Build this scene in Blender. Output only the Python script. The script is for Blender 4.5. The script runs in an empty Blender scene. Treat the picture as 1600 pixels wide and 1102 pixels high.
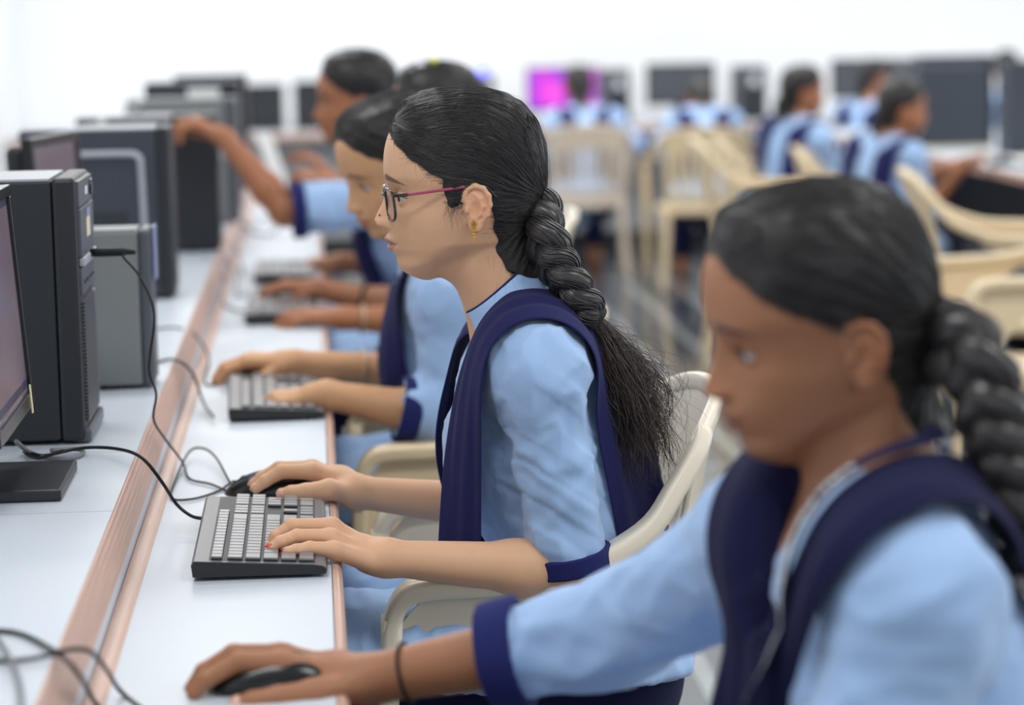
import bpy, math, random
import numpy as np
from mathutils import Matrix, Vector, noise as mnoise
random.seed(7)
rng = np.random.default_rng(7)
V3 = lambda *a: np.array(a, float)
COL = bpy.context.scene.collection

# ------------------------------------------------------------------ camera
FPX = 4000.0
CAM = V3(0, 0, 1.353)
_roll, _psi, _phi = 0.02, 0.075887, 0.129078
_vx, _vy = (483 - 800) / FPX, (551 - 38) / FPX
_vx2 = _vx * math.cos(_roll) + _vy * math.sin(_roll)
_vy2 = -_vx * math.sin(_roll) + _vy * math.cos(_roll)
_phi = math.atan(_vy2)
_psi = math.atan(-_vx2 * math.cos(_phi))
_r0 = V3(math.cos(_psi), -math.sin(_psi), 0)
C_F = V3(math.sin(_psi) * math.cos(_phi), math.cos(_psi) * math.cos(_phi), -math.sin(_phi))
_u0 = V3(math.sin(_psi) * math.sin(_phi), math.cos(_psi) * math.sin(_phi), math.cos(_phi))
C_R = _r0 * math.cos(_roll) - _u0 * math.sin(_roll)
C_U = _u0 * math.cos(_roll) + _r0 * math.sin(_roll)


def at(px, py, Y=None, Z=None, X=None):
    """point of the room seen at a photo pixel, on the plane Y, Z or X"""
    d = C_F + C_R * (px - 800) / FPX + C_U * (551 - py) / FPX
    if Y is not None:
        t = (Y - CAM[1]) / d[1]
    elif Z is not None:
        t = (Z - CAM[2]) / d[2]
    else:
        t = (X - CAM[0]) / d[0]
    return CAM + t * d


# ------------------------------------------------------------------ mesh helpers
def mesh_from(name, V, F, smooth=True):
    """V (n,3), F list of arrays (m,4)/(m,3) or python lists"""
    me = bpy.data.meshes.new(name)
    V = np.asarray(V, np.float32)
    if isinstance(F, np.ndarray):
        F = [F]
    if len(F) and not isinstance(F[0], np.ndarray):
        me.from_pydata([tuple(map(float, v)) for v in V], [], [tuple(map(int, f)) for f in F])
    else:
        F = [f for f in F if len(f)]
        nl = sum(f.size for f in F)
        npoly = sum(len(f) for f in F)
        me.vertices.add(len(V))
        me.vertices.foreach_set('co', V.ravel())
        me.loops.add(nl)
        me.polygons.add(npoly)
        li = np.concatenate([f.ravel() for f in F]).astype(np.int32)
        tot = np.concatenate([np.full(len(f), f.shape[1]) for f in F]).astype(np.int32)
        st = np.concatenate([[0], np.cumsum(tot)[:-1]]).astype(np.int32)
        me.loops.foreach_set('vertex_index', li)
        me.polygons.foreach_set('loop_start', st)
        me.polygons.foreach_set('loop_total', tot)
        me.update(calc_edges=True)
        me.validate()
    if smooth:
        me.polygons.foreach_set('use_smooth', np.ones(len(me.polygons), bool))
    me.update()
    return me


def link(name, me, mat=None, parent=None, mw=None):
    o = bpy.data.objects.new(name, me)
    COL.objects.link(o)
    if mat is not None:
        if len(me.materials) == 0:
            me.materials.append(mat)
    if parent is not None:
        o.parent = parent
        o.matrix_parent_inverse = parent.matrix_basis.inverted()
    if mw is not None:
        o.matrix_basis = mw
    return o


def obj(name, V, F, mat, parent=None, smooth=True, mw=None):
    return link(name, mesh_from(name, V, F, smooth), mat, parent, mw)


def thing(name, label, cat, loc=(0, 0, 0), rz=0.0, group=None):
    o = bpy.data.objects.new(name, None)
    COL.objects.link(o)
    o.empty_display_size = .05
    o.location = [float(c) for c in loc]
    o.rotation_euler = (0, 0, rz)
    o['label'] = label
    o['category'] = cat
    if group:
        o['group'] = group
    o.matrix_basis = Matrix.Translation([float(c) for c in loc]) @ Matrix.Rotation(rz, 4, 'Z')
    return o


def tag(o, label, cat, group=None):
    o['label'] = label
    o['category'] = cat
    if group:
        o['group'] = group
    return o


def struct(o):
    o['kind'] = 'structure'
    return o


def lchild(name, V, F, mat, parent, smooth=True):
    """child whose mesh is given in the parent's local frame"""
    o = link(name, mesh_from(name, V, F, smooth), mat)
    o.parent = parent
    return o


def dup(root, mw, label, group=None, data=None):
    def cp(o, par):
        c = o.copy()
        COL.objects.link(c)
        if par is not None:
            c.parent = par
        for k in kids.get(o.name, []):
            cp(k, c)
        return c
    kids = {}
    stack = [root]
    while stack:
        o = stack.pop()
        ch = [c for c in COL.objects if c.parent == o]
        kids[o.name] = ch
        stack += ch
    r = cp(root, None)
    r.matrix_basis = mw
    r['label'] = label
    if group:
        r['group'] = group
    return r


class MB:
    """collects simple shapes into one mesh"""
    def __init__(s):
        s.V, s.F, s.n = [], [], 0

    def add(s, V, F):
        V = np.asarray(V, float)
        s.V.append(V)
        s.F += [tuple(int(i) + s.n for i in f) for f in F]
        s.n += len(V)
        return s

    def box(s, lo, hi, b=0.0, M=None):
        lo, hi = np.array(lo, float), np.array(hi, float)
        if b <= 0:
            V = np.array([[(lo, hi)[i][0], (lo, hi)[j][1], (lo, hi)[k][2]] for i in (0, 1) for j in (0, 1) for k in (0, 1)])
            F = [(0, 1, 3, 2), (4, 6, 7, 5), (0, 4, 5, 1), (2, 3, 7, 6), (0, 2, 6, 4), (1, 5, 7, 3)]
        else:
            import bmesh
            bm = bmesh.new()
            bmesh.ops.create_cube(bm, size=1.0)
            for v in bm.verts:
                v.co = Vector((lo + hi) / 2) + Vector([v.co[i] * (hi - lo)[i] for i in range(3)])
            bmesh.ops.bevel(bm, geom=list(bm.edges), offset=b, segments=2, profile=.5, affect='EDGES', clamp_overlap=True)
            bm.verts.index_update()
            V = np.array([v.co[:] for v in bm.verts])
            F = [tuple(v.index for v in f.verts) for f in bm.faces]
            bm.free()
        if M is not None:
            V = (np.array(M)[:3, :3] @ V.T).T + np.array(M)[:3, 3]
        return s.add(V, F)

    def prism(s, poly, ax, a, b):
        """polygon (list of 2d) extruded along axis ax from a to b"""
        n = len(poly)
        o = [i for i in range(3) if i != ax]
        V = np.zeros((2 * n, 3))
        for k, t in enumerate((a, b)):
            V[k * n:(k + 1) * n, o[0]] = [p[0] for p in poly]
            V[k * n:(k + 1) * n, o[1]] = [p[1] for p in poly]
            V[k * n:(k + 1) * n, ax] = t
        F = [tuple(range(n))[::-1], tuple(range(n, 2 * n))] + [(i, (i + 1) % n, n + (i + 1) % n, n + i) for i in range(n)]
        return s.add(V, F)

    def tube(s, P, r, n=8, cap=True):
        V, F = tube_mesh(P, r, n, cap)
        return s.add(V, F)

    def cyl(s, p, q, r, n=20, r2=None):
        return s.tube([p, q], [r, r if r2 is None else r2], n)

    def build(s, name, mat, parent=None, smooth=False, local=False):
        V = np.concatenate(s.V)
        me = mesh_from(name, V, s.F, smooth)
        o = link(name, me, mat, None if local else parent)
        if local:
            o.parent = parent
        return o


def fix_normals(o):
    import bmesh
    bm = bmesh.new()
    bm.from_mesh(o.data)
    bmesh.ops.recalc_face_normals(bm, faces=bm.faces)
    bm.to_mesh(o.data)
    bm.free()
    return o


def spline(P, n):
    """Catmull-Rom (centripetal-ish) through P, n samples"""
    P = np.asarray(P, float)
    if len(P) == 2:
        return P[0] + (P[1] - P[0]) * np.linspace(0, 1, n)[:, None]
    Q = np.vstack([2 * P[0] - P[1], P, 2 * P[-1] - P[-2]])
    d = np.concatenate([[0], np.cumsum(np.sqrt(np.linalg.norm(np.diff(P[:, :3], axis=0), axis=1)) + 1e-6)])
    t = np.linspace(0, d[-1], n)
    i = np.clip(np.searchsorted(d, t, side='right') - 1, 0, len(P) - 2)
    u = ((t - d[i]) / (d[i + 1] - d[i]))[:, None]
    p0, p1, p2, p3 = Q[i], Q[i + 1], Q[i + 2], Q[i + 3]
    return .5 * (2 * p1 + (p2 - p0) * u + (2 * p0 - 5 * p1 + 4 * p2 - p3) * u ** 2 + (3 * p1 - p0 - 3 * p2 + p3) * u ** 3)


def frames(P):
    P = np.asarray(P, float)
    T = np.gradient(P, axis=0)
    T /= np.linalg.norm(T, axis=1)[:, None] + 1e-12
    N = np.zeros_like(T)
    a = V3(0, 0, 1) if abs(T[0][2]) < .9 else V3(1, 0, 0)
    N[0] = np.cross(T[0], a)
    N[0] /= np.linalg.norm(N[0])
    for i in range(1, len(P)):
        v = N[i - 1] - T[i] * (N[i - 1] @ T[i])
        N[i] = v / (np.linalg.norm(v) + 1e-12)
    return T, N, np.cross(T, N)


def tube_mesh(P, r, n=8, cap=True):
    P = np.asarray(P, float)
    r = np.broadcast_to(np.asarray(r, float), (len(P),))
    T, N, B = frames(P)
    a = np.linspace(0, 2 * np.pi, n, endpoint=False)
    V = P[:, None] + r[:, None, None] * (np.cos(a)[None, :, None] * N[:, None] + np.sin(a)[None, :, None] * B[:, None])
    V = V.reshape(-1, 3)
    F = []
    m = len(P)
    for i in range(m - 1):
        for j in range(n):
            k = (j + 1) % n
            F.append((i * n + j, i * n + k, (i + 1) * n + k, (i + 1) * n + j))
    if cap:
        F.append(tuple(range(n))[::-1])
        F.append(tuple((m - 1) * n + j for j in range(n)))
    return V, F


def strands_mesh(paths, rads, n=4):
    """paths (S,M,3), rads (S,M) -> vectorised thin tubes"""
    S, M, _ = paths.shape
    T = np.gradient(paths, axis=1)
    T /= np.linalg.norm(T, axis=2, keepdims=True) + 1e-12
    a = np.where(np.abs(T[..., 2:3]) < .8, V3(0, 0, 1), V3(1, 0, 0))
    N = np.cross(T, a)
    N /= np.linalg.norm(N, axis=2, keepdims=True) + 1e-12
    B = np.cross(T, N)
    an = np.linspace(0, 2 * np.pi, n, endpoint=False)
    V = paths[:, :, None] + rads[:, :, None, None] * (np.cos(an)[None, None, :, None] * N[:, :, None] + np.sin(an)[None, None, :, None] * B[:, :, None])
    idx = np.arange(S * M * n).reshape(S, M, n)
    nx = np.roll(idx, -1, axis=2)
    F = np.stack([idx[:, :-1], nx[:, :-1], nx[:, 1:], idx[:, 1:]], -1).reshape(-1, 4)
    return V.reshape(-1, 3), F


def sweep_mesh(P, N, sec, scale=None, cap=True):
    """section (m,2) = (side, normal) offsets swept along P with side = T x N"""
    P, N = np.asarray(P, float), np.asarray(N, float)
    T = np.gradient(P, axis=0)
    T /= np.linalg.norm(T, axis=1)[:, None] + 1e-12
    N = N - T * np.sum(N * T, 1)[:, None]
    N /= np.linalg.norm(N, axis=1)[:, None]
    S = np.cross(T, N)
    sec = np.asarray(sec, float)
    m = sec.shape[-2]
    if sec.ndim == 2:
        sec = np.repeat(sec[None], len(P), 0)
    V = P[:, None] + S[:, None] * sec[..., 0:1] + N[:, None] * sec[..., 1:2]
    F = []
    for i in range(len(P) - 1):
        for j in range(m):
            k = (j + 1) % m
            F.append((i * m + j, i * m + k, (i + 1) * m + k, (i + 1) * m + j))
    if cap:
        F.append(tuple(range(m))[::-1])
        F.append(tuple((len(P) - 1) * m + j for j in range(m)))
    return V.reshape(-1, 3), F


def rrect(w, h, r, n=4):
    P = []
    for cx, cy, a0 in ((w / 2 - r, h / 2 - r, 0), (-w / 2 + r, h / 2 - r, 90), (-w / 2 + r, -h / 2 + r, 180), (w / 2 - r, -h / 2 + r, 270)):
        for k in range(n + 1):
            a = math.radians(a0 + 90 * k / n)
            P.append((cx + r * math.cos(a), cy + r * math.sin(a)))
    return np.array(P)


def grid_faces(nu, nv, closed_u=False):
    i = np.arange(nu * nv).reshape(nu, nv)
    if closed_u:
        j = np.roll(i, -1, 0)
        return np.stack([i[:, :-1], j[:, :-1], j[:, 1:], i[:, 1:]], -1).reshape(-1, 4)
    return np.stack([i[:-1, :-1], i[1:, :-1], i[1:, 1:], i[:-1, 1:]], -1).reshape(-1, 4)


def solidify(o, t, off=0):
    m = o.modifiers.new('Solidify', 'SOLIDIFY')
    m.thickness = t
    m.offset = off
    return o


def subsurf(o, n=1):
    m = o.modifiers.new('Subdivision', 'SUBSURF')
    m.levels = n
    m.render_levels = n
    return o


# ------------------------------------------------------------------ signed-distance modelling
def smin(a, b, k):
    h = np.clip(.5 + .5 * (b - a) / k, 0, 1)
    return b + (a - b) * h - k * h * (1 - h)


def smax(a, b, k):
    return -smin(-a, -b, k)


def cone(P, a, b, ra, rb):
    a, b = np.asarray(a, float), np.asarray(b, float)
    d = b - a
    h = np.clip((P - a) @ d / (d @ d + 1e-12), 0, 1)
    return np.linalg.norm(P - a - h[:, None] * d, axis=1) - (ra + (rb - ra) * h)


def chain(P, pts, rads, k=.004):
    f = None
    for i in range(len(pts) - 1):
        g = cone(P, pts[i], pts[i + 1], rads[i], rads[i + 1])
        f = g if f is None else smin(f, g, k)
    return f


def ell(P, c, r, M=None):
    q = P - np.asarray(c, float)
    if M is not None:
        q = q @ M
    r = np.asarray(r, float)
    k0 = np.linalg.norm(q / r, axis=1)
    k1 = np.linalg.norm(q / (r * r), axis=1) + 1e-9
    return k0 * (k0 - 1) / k1


def iso_mesh(f, lo, hi, h, proj=2, B=4, slack=2.2, clip=None):
    """surface nets over f<0 inside the box, refined onto the surface"""
    lo, hi = np.asarray(lo, float), np.asarray(hi, float)
    nb = np.maximum(np.ceil((hi - lo) / (h * B)).astype(int), 1)
    cc = [lo[i] + (np.arange(nb[i]) + .5) * h * B for i in range(3)]
    CC = np.stack(np.meshgrid(*cc, indexing='ij'), -1).reshape(-1, 3)
    fc = np.concatenate([f(CC[i:i + 200000]) for i in range(0, len(CC), 200000)]).reshape(nb)
    act = np.abs(fc) < h * B * slack
    a2 = act.copy()
    for ax in range(3):
        s = [slice(None)] * 3
        t = [slice(None)] * 3
        s[ax], t[ax] = slice(1, None), slice(None, -1)
        a2[tuple(s)] |= act[tuple(t)]
        a2[tuple(t)] |= act[tuple(s)]
    n = nb * B + 1
    G = np.ones(n, np.float32)
    big = fc.astype(np.float32)
    for ax in range(3):
        big = np.repeat(big, B, axis=ax)
        a2 = np.repeat(a2, B, axis=ax)
    G[:-1, :-1, :-1] = big
    M = np.zeros(n, bool)
    M[:-1, :-1, :-1] = a2
    for ax in range(3):
        s = [slice(None)] * 3
        t = [slice(None)] * 3
        s[ax], t[ax] = slice(1, None), slice(None, -1)
        M2 = M.copy()
        M2[tuple(s)] |= M[tuple(t)]
        M = M2
    I = np.argwhere(M)
    P = lo + I * h
    vals = np.concatenate([f(P[i:i + 300000]) for i in range(0, len(P), 300000)]) if len(P) else np.zeros(0)
    G[I[:, 0], I[:, 1], I[:, 2]] = vals
    S = G < 0
    c = np.zeros(n - 1, np.int8)
    for dx in (0, 1):
        for dy in (0, 1):
            for dz in (0, 1):
                c += S[dx:dx + n[0] - 1, dy:dy + n[1] - 1, dz:dz + n[2] - 1]
    cells = np.argwhere((c > 0) & (c < 8))
    cidx = -np.ones(n - 1, np.int32)
    cidx[cells[:, 0], cells[:, 1], cells[:, 2]] = np.arange(len(cells))
    acc = np.zeros((len(cells), 3))
    cnt = np.zeros(len(cells))
    corner = [(dx, dy, dz) for dx in (0, 1) for dy in (0, 1) for dz in (0, 1)]
    val = {d: G[cells[:, 0] + d[0], cells[:, 1] + d[1], cells[:, 2] + d[2]] for d in corner}
    for d in corner:
        for ax in range(3):
            if d[ax] == 0:
                e = list(d)
                e[ax] = 1
                e = tuple(e)
                va, vb = val[d], val[e]
                m = (va < 0) != (vb < 0)
                t = np.where(m, va / np.where(m, va - vb, 1), 0)
                p = np.repeat(np.array(d, float)[None], len(cells), 0)
                p[:, ax] = t
                acc[m] += p[m]
                cnt[m] += 1
    V = lo + h * (cells + acc / np.maximum(cnt, 1)[:, None])
    Fs = []
    for ax in range(3):
        o1, o2 = [(1, 2), (2, 0), (0, 1)][ax]
        sl0 = [slice(None)] * 3
        sl1 = [slice(None)] * 3
        sl0[ax], sl1[ax] = slice(None, -1), slice(1, None)
        sg = S[tuple(sl0)] != S[tuple(sl1)]
        E = np.argwhere(sg)
        E = E[(E[:, o1] > 0) & (E[:, o2] > 0) & (E[:, o1] < n[o1] - 1) & (E[:, o2] < n[o2] - 1)]
        inside = S[E[:, 0], E[:, 1], E[:, 2]]
        q = []
        for a, b in ((-1, -1), (0, -1), (0, 0), (-1, 0)):
            k = E.copy()
            k[:, o1] += a
            k[:, o2] += b
            q.append(cidx[k[:, 0], k[:, 1], k[:, 2]])
        Q = np.stack(q, 1)
        Q[~inside] = Q[~inside][:, ::-1]
        Fs.append(Q[(Q >= 0).all(1)])
    F = np.concatenate(Fs)
    e = h * .3
    for _ in range(proj):
        V = project(f, V, e, h * .6)
    if clip is not None:
        keep = clip(V)
        F = F[keep[F].any(1)]
    used = np.zeros(len(V), bool)
    used[F] = True
    re = np.cumsum(used) - 1
    return V[used], re[F]


def grad(f, V, e):
    g = np.zeros_like(V)
    for ax in range(3):
        d = np.zeros(3)
        d[ax] = e
        g[:, ax] = (f(V + d) - f(V - d)) / (2 * e)
    return g


def project(f, V, e, cap, level=0.0):
    out = V.copy()
    for i in range(0, len(V), 200000):
        v = V[i:i + 200000]
        g = grad(f, v, e)
        s = (f(v) - level)[:, None] * g / (np.sum(g * g, 1)[:, None] + 1e-6)
        l = np.linalg.norm(s, axis=1)[:, None] + 1e-12
        out[i:i + 200000] = v - s * np.minimum(1, cap / l)
    return out


def merge(parts):
    Vs, Fs, n = [], [], 0
    for V, F in parts:
        Vs.append(V)
        Fs.append(F + n)
        n += len(V)
    return np.concatenate(Vs), np.concatenate(Fs)


def nz(P, s, seed=0):
    """cheap smooth vector noise, roughly -1..1"""
    q = P * s
    r = np.random.default_rng(seed)
    o = np.zeros(len(P))
    for k in range(5):
        d = r.normal(size=3)
        d /= np.linalg.norm(d)
        d2 = r.normal(size=3)
        ph = r.uniform(0, 6.28, 2)
        o += np.sin(q @ d * r.uniform(.7, 1.6) + ph[0] + 1.1 * np.sin(q @ d2 * .6 + ph[1]))
    return o / 3.2


def pt_attr(me, name, vals):
    a = me.attributes.new(name, 'FLOAT', 'POINT')
    a.data.foreach_set('value', np.asarray(vals, np.float32))
# ------------------------------------------------------------------ materials
def srgb(r, g, b):
    return tuple(((c / 255 / 12.92) if c <= 10 else ((c / 255 + .055) / 1.055) ** 2.4) for c in (r, g, b)) + (1,)


def pmat(name, col, rough=.5, spec=.5, metal=0.0, var=0.0, vscale=30, bump=0.0, bscale=200, coat=0.0, sheen=0.0, trans=0.0, stretch=None, sss=0.0):
    m = bpy.data.materials.new(name)
    m.use_nodes = True
    nt = m.node_tree
    b = nt.nodes['Principled BSDF']
    b.inputs['Roughness'].default_value = rough
    b.inputs['Specular IOR Level'].default_value = spec
    b.inputs['Metallic'].default_value = metal
    b.inputs['Coat Weight'].default_value = coat
    b.inputs['Sheen Weight'].default_value = sheen
    b.inputs['Transmission Weight'].default_value = trans
    if sss:
        b.inputs['Subsurface Weight'].default_value = sss
        b.inputs['Subsurface Radius'].default_value = (.012, .005, .003)
        b.inputs['Subsurface Scale'].default_value = .6
    tc = nt.nodes.new('ShaderNodeTexCoord')
    mp = nt.nodes.new('ShaderNodeMapping')
    nt.links.new(tc.outputs['Object'], mp.inputs['Vector'])
    if stretch:
        mp.inputs['Scale'].default_value = stretch
    n = nt.nodes.new('ShaderNodeTexNoise')
    n.inputs['Scale'].default_value = vscale
    n.inputs['Detail'].default_value = 4
    nt.links.new(mp.outputs['Vector'], n.inputs['Vector'])
    mix = nt.nodes.new('ShaderNodeMix')
    mix.data_type = 'RGBA'
    c = np.array(col[:3])
    mix.inputs[6].default_value = tuple(np.clip(c * (1 - var), 0, 1)) + (1,)
    mix.inputs[7].default_value = tuple(np.clip(c * (1 + var), 0, 1)) + (1,)
    nt.links.new(n.outputs['Fac'], mix.inputs[0])
    nt.links.new(mix.outputs[2], b.inputs['Base Color'])
    if bump:
        n2 = nt.nodes.new('ShaderNodeTexNoise')
        n2.inputs['Scale'].default_value = bscale
        n2.inputs['Detail'].default_value = 3
        nt.links.new(mp.outputs['Vector'], n2.inputs['Vector'])
        bp = nt.nodes.new('ShaderNodeBump')
        bp.inputs['Strength'].default_value = bump
        bp.inputs['Distance'].default_value = .001
        nt.links.new(n2.outputs['Fac'], bp.inputs['Height'])
        nt.links.new(bp.outputs['Normal'], b.inputs['Normal'])
    return m


def skin_mat(name, base, lip):
    m = pmat(name, base, rough=.48, spec=.4, var=.05, vscale=60, bump=.12, bscale=900, sss=.12)
    nt = m.node_tree
    b = nt.nodes['Principled BSDF']
    src = b.inputs['Base Color'].links[0].from_socket
    for attr, col, amt in (('lip', lip, .85), ('brow', srgb(30, 22, 20), .93), ('blush', tuple(np.array(base[:3]) * np.array([1.02, .84, .78])) + (1,), 1.0)):
        a = nt.nodes.new('ShaderNodeAttribute')
        a.attribute_name = attr
        mu = nt.nodes.new('ShaderNodeMath')
        mu.operation = 'MULTIPLY'
        mu.inputs[1].default_value = amt
        nt.links.new(a.outputs['Fac'], mu.inputs[0])
        mx = nt.nodes.new('ShaderNodeMix')
        mx.data_type = 'RGBA'
        nt.links.new(mu.outputs[0], mx.inputs[0])
        nt.links.new(src, mx.inputs[6])
        mx.inputs[7].default_value = col
        src = mx.outputs[2]
    nt.links.new(src, b.inputs['Base Color'])
    return m


def cloth_mat(name, col, weave=1400, var=.06, sheen=.25, sheen_=0):
    m = pmat(name, col, rough=.85, spec=.15, var=var, vscale=9, sheen=sheen)
    nt = m.node_tree
    b = nt.nodes['Principled BSDF']
    tc = nt.nodes.new('ShaderNodeTexCoord')
    ws = []
    for d in ('X', 'Z'):
        w = nt.nodes.new('ShaderNodeTexWave')
        w.bands_direction = d
        w.inputs['Scale'].default_value = weave / 6
        w.inputs['Distortion'].default_value = .6
        w.inputs['Detail'].default_value = 1
        nt.links.new(tc.outputs['Object'], w.inputs['Vector'])
        ws.append(w)
    ad = nt.nodes.new('ShaderNodeMath')
    ad.operation = 'ADD'
    nt.links.new(ws[0].outputs['Fac'], ad.inputs[0])
    nt.links.new(ws[1].outputs['Fac'], ad.inputs[1])
    bp = nt.nodes.new('ShaderNodeBump')
    bp.inputs['Strength'].default_value = .15
    bp.inputs['Distance'].default_value = .0006
    nt.links.new(ad.outputs[0], bp.inputs['Height'])
    nt.links.new(bp.outputs['Normal'], b.inputs['Normal'])
    return m


def hair_mat(name, col):
    m = pmat(name, col, rough=.3, spec=.75, var=.35, vscale=40)
    nt = m.node_tree
    b = nt.nodes['Principled BSDF']
    b.inputs['Anisotropic'].default_value = .4
    return m


M = {}
M['skin_a'] = skin_mat('skin_warm_light', srgb(222, 176, 141), srgb(172, 122, 114))
M['skin_b'] = skin_mat('skin_warm_brown', srgb(162, 112, 82), srgb(134, 78, 66))
M['skin_c'] = skin_mat('skin_tan', srgb(206, 158, 118), srgb(165, 105, 95))
M['skin_d'] = skin_mat('skin_brown', srgb(168, 112, 80), srgb(130, 75, 66))
M['hair'] = hair_mat('black_hair', srgb(44, 41, 43))
M['hair_under'] = pmat('black_hair_mass', srgb(26, 24, 25), rough=.42, spec=.5, var=.4, vscale=60)
M['hair_brown'] = hair_mat('brown_black_hair', srgb(60, 45, 40))
M['blue'] = cloth_mat('light_blue_cotton', srgb(164, 195, 236))
M['navy'] = cloth_mat('navy_cotton', srgb(32, 34, 84), weave=1800, var=.1, sheen=.05)
M['navy_dark'] = cloth_mat('dark_navy_cotton', srgb(25, 27, 62), weave=1800, var=.1, sheen=.03)
M['cuff'] = cloth_mat('navy_cuff_cotton', srgb(36, 42, 98), weave=1800, var=.1, sheen=.05)
M['eye'] = pmat('eye_white', srgb(196, 190, 186), rough=.12, spec=.6)
M['iris'] = pmat('dark_iris', srgb(38, 24, 18), rough=.08, spec=.8)
M['lash'] = pmat('black_lash', srgb(18, 14, 14), rough=.6)
M['nail_red'] = pmat('red_nail_polish', srgb(214, 62, 38), rough=.2, spec=.6, coat=.5)
M['nail'] = pmat('natural_nail', srgb(226, 178, 160), rough=.3, spec=.5)
M['gold'] = pmat('gold', srgb(222, 178, 84), rough=.28, metal=1.0, bump=.3, bscale=1500)
M['thread'] = pmat('black_thread', srgb(25, 22, 22), rough=.8)
M['bangle'] = pmat('pale_metal_bangle', srgb(200, 180, 150), rough=.35, metal=.6)
M['chair_cream'] = pmat('cream_plastic', srgb(236, 226, 206), rough=.32, spec=.45, var=.03, vscale=14, bump=.05, bscale=300)
M['chair_grey'] = pmat('greyish_cream_plastic', srgb(214, 202, 186), rough=.42, spec=.4, var=.04, vscale=14)
M['chair_tan'] = pmat('tan_plastic', srgb(228, 208, 172), rough=.35, spec=.45, var=.04, vscale=10)
M['black_plastic'] = pmat('black_plastic', srgb(38, 41, 46), rough=.42, spec=.4, var=.06, vscale=120, bump=.08, bscale=1500)
M['black_gloss'] = pmat('gloss_black_plastic', srgb(24, 25, 28), rough=.22, spec=.5)
M['case_black'] = pmat('black_painted_steel', srgb(40, 44, 50), rough=.5, spec=.4, var=.05, vscale=15, bump=.06, bscale=900)
M['case_slate'] = pmat('slate_painted_steel', srgb(56, 62, 72), rough=.5, spec=.4, var=.05, vscale=12)
M['case_grey'] = pmat('grey_painted_steel', srgb(132, 136, 138), rough=.5, spec=.35, var=.04, vscale=12)
M['bezel_light'] = pmat('light_grey_plastic', srgb(168, 172, 180), rough=.4, spec=.45)
M['bezel_mid'] = pmat('mid_grey_plastic', srgb(86, 90, 98), rough=.4, spec=.45)
M['kb_body'] = pmat('keyboard_grey_plastic', srgb(98, 99, 103), rough=.38, spec=.5, var=.04, vscale=80)
M['kb_side'] = pmat('keyboard_black_plastic', srgb(36, 38, 42), rough=.4, spec=.4)
M['key'] = pmat('keycap_painted_sheen', srgb(116, 115, 119), rough=.3, spec=.6, var=.05, vscale=120)  # black keys; the window's reflection on them is put into this grey
M['key_side'] = pmat('keycap_side', srgb(30, 31, 33), rough=.5)
M['rubber'] = pmat('black_rubber_cable', srgb(26, 27, 29), rough=.5, spec=.3)
M['rubber_grey'] = pmat('grey_rubber_cable', srgb(120, 122, 126), rough=.5, spec=.3)
M['metal'] = pmat('bright_metal', srgb(200, 200, 205), rough=.3, metal=1.0)
M['white_label'] = pmat('white_label_paper', srgb(226, 232, 234), rough=.6)
M['cream_label'] = pmat('cream_label_paper', srgb(226, 214, 188), rough=.6)
M['blue_label'] = pmat('blue_label_print', srgb(138, 145, 182), rough=.5)
M['tape'] = pmat('masking_tape', srgb(226, 218, 178), rough=.6, var=.06, vscale=300)
M['panel_grey'] = pmat('grey_laminate_panel', srgb(150, 154, 158), rough=.5, var=.03, vscale=5)
M['wall'] = pmat('white_painted_wall', srgb(243, 245, 247), rough=.7, spec=.2, var=.01, vscale=2)
M['ceil'] = pmat('white_ceiling', srgb(245, 245, 245), rough=.8, spec=.1)
M['skirt_dark'] = pmat('dark_stone_plinth', srgb(34, 36, 40), rough=.3, var=.1, vscale=20)
M['steel_leg'] = pmat('dark_steel_leg', srgb(50, 54, 60), rough=.4, metal=.5)
M['plywood'] = pmat('bare_plywood', srgb(178, 150, 116), rough=.6, var=.12, vscale=12)
M['paper'] = pmat('white_paper', srgb(240, 240, 238), rough=.7)
M['glasses_black'] = pmat('black_acetate', srgb(22, 20, 24), rough=.18, spec=.6, coat=.4)
M['glasses_pink'] = pmat('magenta_acetate', srgb(158, 38, 84), rough=.15, spec=.7, coat=.5)
M['hair_band'] = pmat('black_hair_band', srgb(18, 18, 20), rough=.7, bump=.4, bscale=600)
M['clip_silver'] = pmat('silver_hair_clip', srgb(220, 222, 225), rough=.2, metal=.9)
M['clip_yellow'] = pmat('yellow_hair_clip', srgb(222, 222, 80), rough=.3)
M['sandal'] = pmat('brown_sandal', srgb(60, 42, 34), rough=.6)


def glass_mat():
    m = bpy.data.materials.new('clear_lens')
    m.use_nodes = True
    nt = m.node_tree
    out = nt.nodes['Material Output']
    tr = nt.nodes.new('ShaderNodeBsdfTransparent')
    tr.inputs[0].default_value = (.97, .97, .98, 1)
    gl = nt.nodes.new('ShaderNodeBsdfGlossy')
    gl.inputs['Roughness'].default_value = .03
    mx = nt.nodes.new('ShaderNodeMixShader')
    mx.inputs[0].default_value = .06
    nt.links.new(tr.outputs[0], mx.inputs[1])
    nt.links.new(gl.outputs[0], mx.inputs[2])
    nt.links.new(mx.outputs[0], out.inputs['Surface'])
    return m


M['lens'] = glass_mat()


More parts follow.
